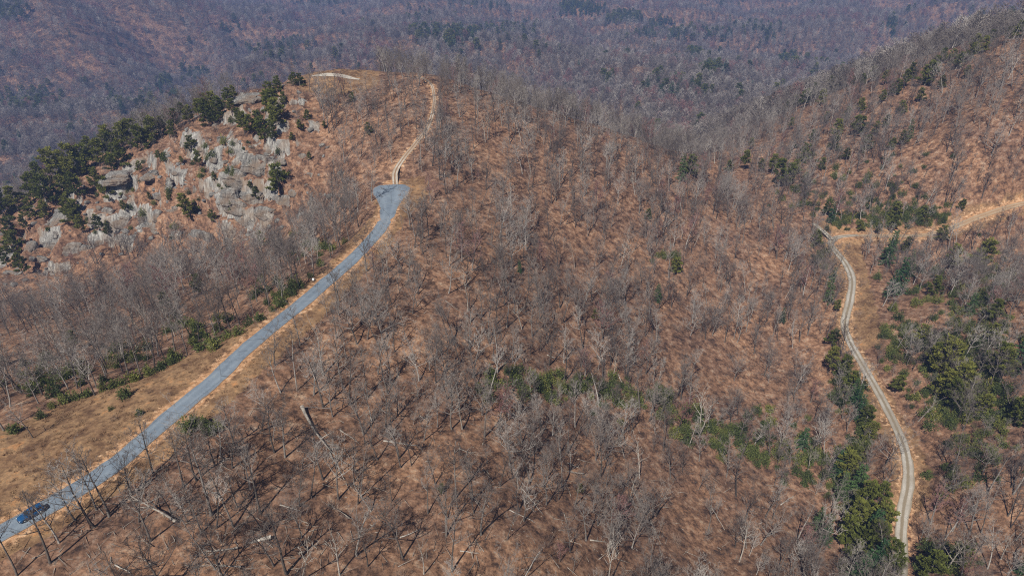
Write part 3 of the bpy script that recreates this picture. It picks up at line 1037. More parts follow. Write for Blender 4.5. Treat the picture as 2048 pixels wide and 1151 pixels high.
TW = ['barely', 'one twelfth', 'two twelfths', 'three twelfths', 'four twelfths', 'five twelfths', 'halfway', 'seven twelfths', 'eight twelfths', 'nine twelfths', 'ten twelfths', 'eleven twelfths', 'all the way']
TE = ['barely', 'one twentieth', 'one tenth', 'three twentieths', 'two tenths', 'five twentieths', 'three tenths', 'seven twentieths', 'four tenths', 'nine twentieths', 'halfway', 'eleven twentieths', 'six tenths', 'thirteen twentieths', 'seven tenths', 'fifteen twentieths', 'eight tenths', 'seventeen twentieths', 'nine tenths', 'nineteen twentieths', 'all the way']
def whereabouts(px, py):
    return f'{TW[int(round(min(max(px / IW, 0), 1) * 12))]} across, {TE[int(round(min(max(py / IH, 0), 1) * 20))]} down the picture'

PENDING = []
def settle_labels():
    """Where several plants share one whereabouts, count them off from left to right."""
    by = {}
    for o, px in PENDING:
        by.setdefault(o['label'], []).append((px, o))
    for lab, rows in by.items():
        if len(rows) > 1:
            for k, (px, o) in enumerate(sorted(rows, key=lambda r_: r_[0])):
                o['label'] = lab.replace(' the picture', '') + ', ' + (['leftmost', 'second', 'third', 'fourth', 'fifth', 'sixth', 'seventh', 'eighth', 'ninth', 'tenth'][min(k, 9)]) + (' of a few' if k == 0 else ' from the left')

BOWL = [(-250, 560), (60, 575), (210, 515), (350, 485), (450, 500), (560, 460), (660, 445), (700, 400), (745, 430), (690, 490), (570, 598), (420, 690), (230, 772), (0, 855), (-250, 960)]
SPUR = [(900, 200), (1100, 220), (1300, 280), (1640, 440), (1630, 640), (1400, 560), (1150, 460), (950, 400)]
RIGHTSIDE = [(1740, 500), (2300, 430), (2300, 1300), (1850, 1300), (1880, 980), (1790, 760)]
RIDGE = [(1480, 250), (1620, 190), (1760, 140), (1900, 95), (2300, 0), (2300, 80), (2048, 150), (1900, 230), (1780, 320), (1720, 420), (1640, 430), (1500, 350)]
LOWLEFT = [(-300, 1400), (-300, 1200), (60, 1090), (320, 930), (430, 830), (640, 640), (700, 900), (760, 1400)]
DRAW = np.array([(985, 762), (1080, 765), (1180, 772), (1260, 800), (1340, 812), (1390, 850), (1460, 885), (1550, 905), (1640, 930), (1690, 975), (1715, 1060), (1725, 1180)], float)

def density(x, y, z):
    px, py, dep = project(x, y, z)
    D = np.full(px.shape, 0.66)
    D = np.where(in_poly(px, py, SPUR), 0.95, D)
    D = np.where(in_poly(px, py, BOWL), 0.62, D)
    D = np.where(in_poly(px, py, RIGHTSIDE), 0.70, D)
    D = np.where(in_poly(px, py, LOWLEFT), 0.38, D)
    D = np.where(in_poly(px, py, RIDGE) | (py < 330), 1.0, D)
    D = np.where((px > 1680) & (py < 420), 0.95, D)
    D = np.where(rocky(x, y) > 0.4, 0.16, D)
    D = np.where(in_poly(px, py, BANK_POLY), 0.0, D)
    D = np.where(in_poly(px, py, SUMMIT_POLY), 0.0, D)
    D = np.where(in_poly(px, py, ROADSIDE_POLY), 0.06, D)
    D = np.where(in_poly(px, py, [(-60, 1075), (60, 1030), (150, 985), (200, 1080), (170, 1290), (-60, 1290)]), 0.03, D)
    D = D * (0.30 + 1.1 * smooth(-0.6, 0.6, fbm(x / 20, y / 20, 81, 3)))
    for L, c in ((PAVED, 4.6), (TRACK, 2.4), (GRAVEL, 3.6), (SPUR_LANE, 2.6), (CLEARING, 7.0)):
        d, _ = seg_dist(x, y, L)
        D = np.where(d < c, 0, D)
    D = np.where(np.hypot(x - PAVED[-5, 0], y - PAVED[-5, 1]) < 8.5, 0, D)
    return D

def grid_points(x0, x1, y0, y1, step, jit=0.48):
    X, Y = np.meshgrid(np.arange(x0, x1, step), np.arange(y0, y1, step))
    X = X + rng.uniform(-jit, jit, X.shape) * step
    Y = Y + rng.uniform(-jit, jit, Y.shape) * step
    return X.ravel(), Y.ravel()

X, Y = grid_points(-420, 440, 8, 500, 4.1)
keep = (np.abs(X) < 95 + Y * 0.88) & (np.hypot(X, Y) < 500)
X, Y = X[keep], Y[keep]
Z = height(X, Y)
D = density(X, Y, Z)
keep = rng.uniform(0, 1, len(X)) < D
X, Y, Z = X[keep], Y[keep], Z[keep]

# trees that the photograph shows singly: pixel of the foot, height, prototype pool, tilt towards image (dx, dy)
SOLO = [(219, 1032, 15, 2, (-.10, .05)), (193, 1019, 13, 5, (-.08, .05)), (422, 1029, 18, 0, (-.03, 0)), (467, 1053, 15, 6, (0, 0)), (527, 1066, 13, 5, (-.16, 0)), (101, 1125, 15, 2, (-.12, .1)),
        (118, 1085, 11, 3, (-.05, 0)), (35, 1150, 14, 6, (-.2, .1)), (573, 1147, 16, 0, (0, 0)), (646, 814, 15, 3, (0, 0)), (594, 780, 13, 5, (-.03, 0)), (469, 890, 12, 3, (0, 0)), (278, 1043, 11, 5, (-.15, .1)),
        (368, 973, 13, 2, (-.05, 0)), (394, 960, 15, 4, (0, 0)), (306, 946, 12, 3, (-.06, 0)), (549, 904, 13, 0, (-.05, 0)), (570, 914, 14, 1, (.02, 0)), (344, 1026, 10, 5, (-.1, 0)), (521, 1026, 15, 2, (-.02, 0)),
        (549, 730, 12, 1, (0, 0)), (600, 690, 11, 3, (0, 0)), (260, 985, 11, 7, (-.1, .05)), (150, 1040, 12, 7, (-.1, .05)), (430, 930, 12, 1, (0, 0)), (66, 875, 9, 5, (-.05, 0)),
        (350, 700, 14, 2, (-.1, 0)), (375, 710, 12, 5, (0, 0)), (460, 655, 14, 0, (-.08, 0)), (480, 650, 13, 2, (-.04, 0)), (257, 748, 14, 4, (-.03, 0)), (310, 735, 14, 6, (-.05, 0)), (8, 860, 14, 2, (-.12, 0)), (190, 790, 13, 4, (0, 0))]
sp, sd = at_many([(a[0], a[1]) for a in SOLO])
d2 = ((X[:, None] - sp[None, :, 0]) ** 2 + (Y[:, None] - sp[None, :, 1]) ** 2).min(1)
keep = d2 > 2.2 ** 2
X, Y, Z = X[keep], Y[keep], Z[keep]
n_auto = len(X)
BX, BY, BZ = np.r_[X, sp[:, 0]], np.r_[Y, sp[:, 1]], np.r_[Z, sp[:, 2]]
b_px, b_py, b_dep = project(BX, BY, BZ)
rmk = rocky(BX, BY) > 0.4
BH = rng.uniform(9.5, 15.5, len(BX)) * np.where(rng.uniform(0, 1, len(BX)) < 0.42, rng.uniform(0.35, 0.75, len(BX)), 1.0)
BH = np.where(rmk, BH * 0.55, BH)
BH = np.where((b_px < 760) & (b_py < 200) & (b_py > 100), BH * 0.9, BH)
BH[n_auto:] = [a[2] for a in SOLO]
kindn = fbm(BX / 30, BY / 30, 91, 2)
BK = np.where((rng.uniform(0, 1, len(BX)) < 0.022 + 0.06 * (kindn > 0.5)), 8 + rng.integers(0, 2, len(BX)), rng.integers(0, 8, len(BX)))
BK = np.where(rng.uniform(0, 1, len(BX)) < 0.035, 10 + rng.integers(0, 3, len(BX)), BK)
BK[n_auto:] = [a[3] for a in SOLO]
BR = rng.uniform(0, 6.28, len(BX))
BT = rng.normal(0, 0.08, (len(BX), 2))
for i, a in enumerate(SOLO):
    BT[n_auto + i] = (-a[4][1], a[4][0])
POOL = BARE + RED + DEAD
in_view = (b_px > -10) & (b_px < 2058) & (b_py > 0) & (b_py < 1230)
size = np.where(in_view, BH * FPX / b_dep, 0)
size[n_auto:] += 1000
order = np.argsort(-size)
SINGLE = set(int(i) for i in order[:298])

# evergreens the photograph shows one by one: foot pixel, height in pixels, p pine / h hemlock
EVER = [(10, 440, 60, 'p'), (40, 425, 55, 'p'), (70, 405, 60, 'p'), (30, 395, 45, 'p'), (95, 412, 60, 'p'), (120, 372, 75, 'p'), (112, 342, 58, 'p'), (150, 362, 70, 'p'), (160, 398, 55, 'p'), (175, 345, 55, 'p'),
        (200, 333, 55, 'p'), (215, 315, 62, 'p'), (232, 312, 50, 'p'), (250, 302, 60, 'p'), (264, 294, 55, 'p'), (286, 300, 50, 'p'), (302, 290, 55, 'p'), (242, 332, 45, 'p'), (275, 283, 45, 'p'), (310, 276, 40, 'p'),
        (330, 268, 38, 'p'), (355, 256, 40, 'p'), (380, 246, 38, 'p'), (400, 240, 42, 'p'), (420, 252, 52, 'p'), (441, 246, 52, 'p'), (430, 226, 42, 'p'), (455, 208, 30, 'p'), (470, 198, 27, 'p'), (490, 180, 22, 'p'),
        (512, 172, 24, 'p'), (527, 166, 22, 'p'), (546, 230, 48, 'p'), (556, 250, 50, 'p'), (541, 204, 38, 'p'), (556, 186, 32, 'p'), (586, 172, 26, 'p'), (600, 172, 24, 'p'), (490, 270, 46, 'p'), (506, 276, 46, 'p'),
        (530, 286, 50, 'p'), (545, 291, 46, 'p'), (561, 386, 56, 'p'), (380, 432, 46, 'p'), (400, 336, 34, 'p'), (150, 452, 52, 'p'), (138, 432, 46, 'p'), (166, 466, 40, 'p'), (202, 462, 34, 'p'), (216, 470, 24, 'p'),
        (33, 506, 46, 'p'), (15, 532, 36, 'p'), (48, 552, 46, 'p'), (384, 302, 30, 'p'), (60, 440, 45, 'p'), (20, 470, 35, 'p'), (340, 250, 30, 'p'), (190, 380, 45, 'p'), (215, 395, 40, 'p'), (130, 400, 50, 'p'),
        (397, 590, 42, 'p'), (335, 625, 40, 'p'), (152, 700, 40, 'p'), (527, 494, 32, 'p'), (2, 735, 34, 'p'), (738, 268, 22, 'p'), (704, 204, 18, 'p'), (614, 240, 20, 'p'), (603, 262, 24, 'p'),
        (923, 122, 24, 'p'), (1362, 362, 54, 'h'), (1378, 350, 40, 'p'), (1456, 345, 24, 'p'), (1487, 340, 40, 'p'), (1557, 378, 60, 'p'), (1543, 350, 42, 'p'), (1572, 372, 48, 'p'), (1609, 322, 34, 'p'),
        (1671, 285, 46, 'p'), (1709, 275, 44, 'p'), (1722, 272, 38, 'p'), (1665, 300, 30, 'p'), (1817, 278, 40, 'h'), (1748, 270, 28, 'p'), (1805, 290, 30, 'p'), (1605, 215, 38, 'p'), (1623, 205, 38, 'p'), (1588, 222, 30, 'p'), (1547, 232, 22, 'p'), (1570, 226, 26, 'p'),
        (1660, 188, 36, 'p'), (1682, 176, 28, 'p'), (1722, 172, 24, 'p'), (1807, 178, 38, 'p'), (1848, 172, 48, 'p'), (1862, 165, 40, 'p'), (1790, 190, 30, 'p'), (1911, 140, 36, 'p'), (1946, 112, 42, 'p'), (1935, 122, 36, 'p'), (1980, 95, 34, 'p'),
        (1883, 126, 28, 'p'), (2036, 76, 32, 'p'), (1661, 445, 42, 'h'), (1650, 432, 32, 'p'), (1634, 492, 32, 'p'), (1770, 530, 72, 'h'), (1783, 505, 48, 'h'), (1797, 585, 76, 'h'), (1818, 550, 52, 'h'), (1780, 592, 54, 'h'),
        (1807, 505, 34, 'p'), (1657, 605, 52, 'h'), (1664, 560, 28, 'h'), (1672, 625, 26, 'p'), (1956, 535, 60, 'p'), (1904, 540, 52, 'p'), (1883, 480, 30, 'p'), (1939, 628, 46, 'h'), (1564, 645, 32, 'h'), (1662, 690, 34, 'p'), (1655, 745, 55, 'p'),
        (1682, 760, 52, 'p'), (1690, 790, 50, 'p'), (1702, 800, 46, 'h'), (1887, 745, 70, 'p'), (1860, 738, 58, 'p'), (1900, 730, 50, 'p'), (1918, 788, 62, 'p'), (1974, 752, 72, 'p'), (2029, 742, 84, 'h'), (2000, 765, 70, 'p'),
        (1984, 650, 54, 'p'), (1860, 592, 42, 'p'), (1788, 436, 34, 'p'), (1783, 466, 36, 'p'), (1720, 462, 22, 'p'), (1845, 440, 28, 'p'), (1920, 420, 22, 'p'), (1675, 958, 62, 'h'), (1694, 968, 66, 'p'), (1710, 1000, 74, 'h'), (1718, 1032, 70, 'p'), (1680, 1000, 60, 'h'),
        (1700, 930, 42, 'p'), (1716, 840, 54, 'h'), (1730, 852, 46, 'p'), (1710, 812, 48, 'h'), (1735, 878, 36, 'p'), (1602, 898, 46, 'h'), (1758, 1010, 50, 'p'), (1714, 1062, 66, 'p'), (1724, 1122, 74, 'p'), (1749, 1142, 74, 'h'),
        (1776, 1152, 66, 'p'), (1708, 1165, 74, 'h'), (1633, 1062, 50, 'h'), (1648, 1086, 48, 'h'), (1852, 1150, 56, 'p'), (1905, 1138, 56, 'p'), (1904, 820, 62, 'p'), (1890, 795, 54, 'p'), (1790, 785, 40, 'p'), (1869, 790, 44, 'p'),
        (1960, 830, 50, 'p'), (2030, 850, 60, 'p'), (1740, 1080, 66, 'h'), (1690, 1100, 60, 'p'), (1760, 1060, 54, 'p'), (1314, 600, 34, 'h'), (1160, 985, 16, 'p'), (882, 985, 18, 'p'), (1040, 545, 26, 'h'), (1190, 640, 22, 'p'), (1350, 545, 30, 'p'), (1295, 440, 22, 'p'), (960, 790, 24, 'p'),
        (80, 375, 50, 'p'), (135, 335, 46, 'p'), (185, 318, 44, 'p'), (225, 345, 40, 'p'), (295, 262, 34, 'p'), (345, 275, 34, 'p'), (365, 240, 32, 'p'), (410, 222, 34, 'p'), (465, 232, 34, 'p'), (480, 250, 32, 'p'), (520, 255, 32, 'p'), (570, 215, 30, 'p'), (90, 440, 40, 'p'), (55, 465, 34, 'p'),
        (250, 420, 20, 'p'), (300, 400, 16, 'p'), (340, 400, 14, 'p'), (425, 440, 20, 'p'), (500, 380, 18, 'p'), (515, 400, 26, 'p'), (620, 320, 16, 'p'), (650, 260, 18, 'p'), (585, 285, 20, 'p'), (430, 360, 16, 'p'), (365, 330, 18, 'p'), (320, 320, 22, 'p'), (280, 345, 24, 'p'),
        (1640, 212, 32, 'p'), (1700, 182, 28, 'p'), (1745, 162, 30, 'p'), (1770, 170, 28, 'p'), (1825, 160, 34, 'p'), (1870, 142, 30, 'p'), (1900, 128, 28, 'p'), (1965, 108, 34, 'p'), (2010, 88, 32, 'p'), (1730, 300, 30, 'p'), (1690, 320, 26, 'p'), (1640, 340, 26, 'p'), (1780, 300, 24, 'p'), (1590, 350, 30, 'p'), (1520, 345, 28, 'p'),
        (1760, 210, 30, 'p'), (1800, 230, 28, 'p'), (1720, 225, 28, 'p'), (1840, 205, 30, 'p'), (1690, 240, 26, 'p'), (1650, 250, 26, 'p'), (1880, 180, 28, 'p'), (1930, 160, 28, 'p'), (1770, 255, 26, 'p'), (1620, 285, 26, 'p'), (1500, 300, 24, 'p'), (1580, 260, 24, 'p'),
        (2040, 1150, 50, 'h'), (1985, 690, 46, 'p'), (1840, 690, 40, 'p'), (1755, 470, 26, 'p')]
ep, ed = at_many([(a[0], a[1]) for a in EVER])
ev_px, ev_py, ev_dep = project(ep[:, 0], ep[:, 1], ep[:, 2])
_pit = np.arctan2(CAMZ - ep[:, 2], np.hypot(ep[:, 0], ep[:, 1]))
EH = np.clip(np.array([a[2] for a in EVER]) * ev_dep / FPX / np.cos(_pit) * 1.04, 2.0, 20.0)

# deciduous stems make room for the evergreens
d2 = ((BX[:, None] - ep[None, :, 0]) ** 2 + (BY[:, None] - ep[None, :, 1]) ** 2).min(1)
free = d2 > 1.6 ** 2

# ------------------------------------------------------------------ landmarks used in the labels
def mark(px, py):
    return at_many([(px, py)])[0][0]
MARKS = [('the blue car', mark(80, 1027)), ('the long fallen trunk', mark(440, 1074)), ('the leaning dead tree foot', mark(350, 1046)), ('the white marker post', mark(627, 562)),
         ('the two tiny pines on the grass bank', mark(255, 822)), ('the asphalt turning end', mark(785, 392)), ('the middle of the straight asphalt road', mark(470, 720)), ('the pale forked dead tree', mark(815, 562)),
         ('the tall white dead trunk', mark(936, 622)), ('the gravel road hairpin', mark(1665, 482)), ('the lowest bend of the gravel road', mark(1815, 960)), ('the fallen log midway down the slope', mark(1140, 945)),
         ('the white log below the laurel thicket', mark(1310, 1060)), ('the bleached crown low on the slope', mark(743, 1010)), ('the log above the bottom edge of the picture', mark(1068, 1120)), ('the long log below the road', mark(640, 900)),
         ('the bottom end of the gravel road', mark(1800, 1140)), ('the laurel thicket on the slope', mark(1180, 775)), ('the bottom edge centre of the picture', mark(1024, 1150)), ('the lower corner where the road enters', mark(20, 1120)),
         ('the foot of the dark cliff block', mark(134, 515)), ('the upper bright pine in the hollow', mark(397, 590)), ('the middle bright pine in the hollow', mark(335, 625)), ('the lower bright pine in the hollow', mark(152, 700)), ('the bright bush near the turning end', mark(652, 498)), ('the corner of the wood by the bank', mark(82, 836)),
         ('the pale log below the forked tree', mark(904, 612)), ('the short log above the thicket', mark(1104, 715)), ('the curved grey log', mark(800, 887)), ('the short pale log high upslope', mark(845, 836)), ('the thin log beside the thicket', mark(1243, 765)), ('the picture edge in the hollow', mark(5, 780)), ('the hemlock beside the thicket end', mark(1602, 898)), ('the middle of the gravel road', mark(1722, 725)),
         ('the bottom edge, a quarter across', mark(512, 1150)), ('the bottom edge, three eighths across', mark(768, 1150)), ('the bottom edge, five eighths across', mark(1280, 1150)),
         ('the bottom edge, three quarters across', mark(1536, 1150)), ('the bottom corner beyond the gravel road', mark(2040, 1140))]
def start_bare(i):
    h = 'tall' if BH[i] > 14.5 else ('small' if BH[i] < 9.5 else 'medium')
    k = 'bare grey tree' if BK[i] < 8 else ('red budding tree' if BK[i] < 10 else 'bleached dead tree')
    return f'{h} {k}'
fi = np.nonzero(free)[0]
xy_free = np.stack([BX[fi], BY[fi]], -1)
pos_of = {int(j): k for k, j in enumerate(fi)}
chosen = {pos_of[i] for i in SINGLE if i in pos_of}
labels = rank_labels(xy_free, chosen, MARKS, lambda k: start_bare(int(fi[k])))
def zone_bare(i):
    x, y = b_px[i], b_py[i]
    if in_poly(x, y, BOWL):
        return 'in the hollow beyond the asphalt road'
    if x < 760:
        return 'on the near slope below the asphalt road'
    if x > 1750:
        return 'beyond the gravel road'
    if y > 980:
        return 'low on the slope along the bottom edge'
    return 'on the slope between the two roads'

rest = []
for i in fi:
    i = int(i)
    if i in SINGLE:
        lab = labels.get(pos_of[i])
        zn = zone_bare(i)
        e_ = place_tree('bare_tree' if BK[i] < 8 else ('budding_tree' if BK[i] < 10 else 'dead_tree'), POOL[BK[i]], (BX[i], BY[i], BZ[i]), BH[i], BR[i], tuple(BT[i]),
                   lab or f'{start_bare(i)}, foot {whereabouts(b_px[i], b_py[i])}', 'tree', f'bare trees {zn}')
        if not lab:
            PENDING.append((e_, b_px[i]))
    else:
        rest.append(i)
rest = np.array(rest)
tree_coll = proto_collection('woodland_tree', [merged(f'woodland_tree_{k}', p[1:]) for k, p in enumerate(POOL)])
pool_h = np.array([p[0] for p in POOL])
rot = np.stack([BT[rest, 0], BT[rest, 1], BR[rest]], -1)
scatter('woodland', tree_coll, np.stack([BX, BY, BZ], -1)[rest], rot, BH[rest] / pool_h[BK[rest]], BK[rest], 'leafless grey woods covering the slopes', 'woods')

# evergreens
EMARK = [('the overhanging ledge', mark(500, 205)), ('the undercut ledge', mark(242, 372)), ('the streaked slab', mark(514, 330)), ('the gravel road hairpin', mark(1665, 482)), ('the lowest bend of the gravel road', mark(1815, 960)),
         ('the bottom end of the gravel road', mark(1800, 1140)), ('the asphalt turning end', mark(785, 392)), ('the summit gravel pad', CLEARING[len(CLEARING) // 2]), ('the middle of the gravel road', mark(1690, 645)), ('the far end of the gravel road', mark(2040, 410)),
         ('the cliff foot by the picture edge', mark(5, 500)), ('the hollow below the rocks', mark(330, 600)), ('the top end of the far ridge', mark(2040, 80)), ('the lower end of the far ridge', mark(1547, 240)), ('the middle of the far ridge', mark(1780, 165)),
         ('the laurel thicket on the slope', mark(1180, 775)), ('the saddle above the hairpin', mark(1560, 390)), ('the slope above the hairpin', mark(1700, 300)), ('the picture edge beyond the road', mark(2040, 740)), ('the dark cliff block', mark(132, 500))]
exy = ep[:, :2]
def start_ever(i):
    h = 'small' if EH[i] < 6 else ('tall' if EH[i] > 10.5 else 'medium')
    return f'{h} dark ' + ('conical hemlock' if EVER[i][3] == 'h' else 'ragged pine')
elab = rank_labels(exy, set(range(len(EVER))), EMARK, start_ever)
def zone_ever(i):
    x, y = EVER[i][0], EVER[i][1]
    if x < 640:
        return 'on the rocky crest'
    if y < 330:
        return 'on the far wooded ridge'
    return 'beside the gravel road hillside'
for i, a in enumerate(EVER):
    pool = PINE if a[3] == 'p' else HEM
    random.seed(500 + i)
    pr = random.choice(pool)
    zn = zone_ever(i)
    e_ = place_tree('pine_tree' if a[3] == 'p' else 'hemlock_tree', pr, tuple(ep[i]), EH[i], random.uniform(0, 6.28), (random.gauss(0, .04), random.gauss(0, .04)),
               elab.get(i, f'{start_ever(i)}, foot {whereabouts(a[0], a[1])}'), 'evergreen', f'evergreens {zn}')
    if i not in elab:
        PENDING.append((e_, a[0]))
settle_labels()

# ------------------------------------------------------------------ the distant woods
FX, FY = [], []
r = 470.0
while r < 2750:
    sp_ = 5.0 + (r - 470) * 0.0021
    na = int(2 * 0.80 * r / sp_)
    a = np.linspace(-0.80, 0.80, na) + rng.uniform(-0.5, 0.5, na) * (1.6 / na)
    rr = r + rng.uniform(-0.5, 0.5, na) * sp_
    FX.append(np.sin(a) * rr)
    FY.append(np.cos(a) * rr)
    r += sp_
FX, FY = np.concatenate(FX), np.concatenate(FY)
FZ = height(FX, FY)
f_px, f_py, f_dep = project(FX, FY, FZ)
OPEN_FAR = [(95, 100), (180, 40), (290, 25), (330, 70), (310, 130), (220, 150), (130, 140)]
fd = 0.62 + 0.36 * fbm(FX / 60, FY / 60, 95, 3)
fd = np.where(in_poly(f_px, f_py, OPEN_FAR), fd * 0.8, fd + 0.45)
vis = (f_px > -260) & (f_px < 2310) & (f_py > -60)
keep = (rng.uniform(0, 1, len(FX)) < fd) & vis
FX, FY, FZ, f_px, f_py = FX[keep], FY[keep], FZ[keep], f_px[keep], f_py[keep]
CLUST = [(1165, 18, 45, 14, .8), (1250, 36, 42, 12, .5), (1330, 46, 22, 9, .5), (1300, 64, 34, 15, .35), (895, 70, 78, 15, .55), (840, 72, 20, 16, .6), (905, 95, 24, 11, .6), (1425, 148, 30, 14, .6), (1390, 112, 13, 9, .7), (1590, 124, 36, 10, .35),
         (1215, 166, 14, 9, .6), (1500, 72, 85, 25, .16), (1380, 72, 45, 16, .3), (1782, 58, 9, 20, .6), (60, 205, 70, 25, .2), (25, 212, 40, 16, .3), (330, 172, 18, 14, .5), (450, 52, 34, 16, .25), (560, 100, 70, 22, .18), (390, 150, 32, 16, .25),
         (20, 22, 44, 26, .4), (350, 200, 14, 11, .5), (180, 172, 14, 9, .5), (1350, 190, 70, 16, .15), (1010, 80, 90, 34, .08), (960, 8, 70, 10, .2), (270, 205, 60, 22, .18), (640, 5, 60, 6, .4), (1000, 60, 30, 14, .25), (1956, 38, 10, 12, .7)]
pc = np.full(len(FX), 0.012) + 0.06 * (fbm(FX / 120, FY / 120, 97, 3) > 0.55)
for cx, cy, rx, ry, p in CLUST:
    q = ((f_px - cx) / rx) ** 2 + ((f_py - 4 - cy) / ry) ** 2
    pc = np.maximum(pc, p * 1.2 * (q < 1))
is_c = rng.uniform(0, 1, len(FX)) < pc
far_coll = proto_collection('far_tree', [merged(f'far_tree_{k}', p[1:]) for k, p in enumerate(FAR)])
far_h = np.array([p[0] for p in FAR])
fk = rng.integers(0, 5, len(FX))
redp = smooth(0.35, 0.75, fbm(FX / 80, FY / 80, 98, 2))
fk = np.where(rng.uniform(0, 1, len(FX)) < 0.03 + 0.35 * redp, 5, fk)
b = ~is_c
sel = np.nonzero(b)[0]
scatter('distant_forest', far_coll, np.stack([FX, FY, FZ], -1)[sel], np.stack([rng.normal(0, .04, len(sel)), rng.normal(0, .04, len(sel)), rng.uniform(0, 6.28, len(sel))], -1),
        rng.uniform(12, 19, len(sel)) / far_h[fk[sel]], fk[sel], 'distant leafless grey purple forest filling the valley', 'forest')
con_coll = proto_collection('far_conifer', [merged(f'far_conifer_{k}', p[1:]) for k, p in enumerate(PINE[:3] + HEM)])
con_h = np.array([p[0] for p in PINE[:3] + HEM])
sel = np.nonzero(is_c)[0]
ck = rng.integers(0, 6, len(sel))
scatter('distant_evergreen_forest', con_coll, np.stack([FX, FY, FZ], -1)[sel], np.stack([rng.normal(0, .03, len(sel)), rng.normal(0, .03, len(sel)), rng.uniform(0, 6.28, len(sel))], -1),
        rng.uniform(15, 22, len(sel)) / con_h[ck], ck, 'distant dark green pines scattered through the valley', 'forest')
print('TREES near', len(BX), 'rest', len(rest), 'far', int(b.sum()), 'far conifers', len(sel), 'evergreens', len(EVER), 'labelled', len(labels), len(elab))

# ------------------------------------------------------------------ rock outcrops on the shoulder
def rock_mesh(seed, w, d, h, sub=3, strata=0.5, groove=0.5, blocky=0.55):
    """An angular, layered boulder or slab (local z up, y the depth)."""
    bm = bmesh.new()
    bmesh.ops.create_icosphere(bm, subdivisions=sub, radius=1.0)
    off = Vector((seed * 3.7, seed * 1.3, seed * 7.1))
    for v in bm.verts:
        p = v.co.copy()
        q = Vector([math.copysign(abs(c) ** blocky, c) for c in p])
        P = Vector((q.x * w / 2, q.y * d / 2, q.z * h / 2))
        n1 = mnoise.noise(P * 0.22 + off)
        n2 = mnoise.noise(P * 0.7 + off)
        n3 = mnoise.noise(P * 2.0 + off)
        step = math.floor(P.z / 0.9 + n1 * 1.2)
        ly = mnoise.noise(Vector((step * 5.1, seed, 0.3)))
        gr = mnoise.noise(Vector((P.x * 0.9, seed * 2.0, P.z * 0.10)))
        s = 1 + 0.40 * n1 + 0.22 * (0.35 - abs(n2)) + 0.08 * n3
        P = Vector((P.x * s + ly * strata * 0.5, P.y * s + ly * strata * 0.8 + abs(gr) * groove * d * 0.25, P.z * (1 + 0.22 * n1 + 0.1 * n2)))
        v.co = P
    bmesh.ops.triangulate(bm, faces=bm.faces)
    me = bpy.data.meshes.new('rock')
    bm.to_mesh(me)
    bm.free()
    me.materials.append(M['rock'])
    return me

def slope_frame(p):
    e = 3.0
    h = base_h(np.array([p[0] + e, p[0] - e, p[0], p[0]]), np.array([p[1], p[1], p[1] + e, p[1] - e]))
    return (h[0] - h[1]) / (2 * e), (h[2] - h[3]) / (2 * e)

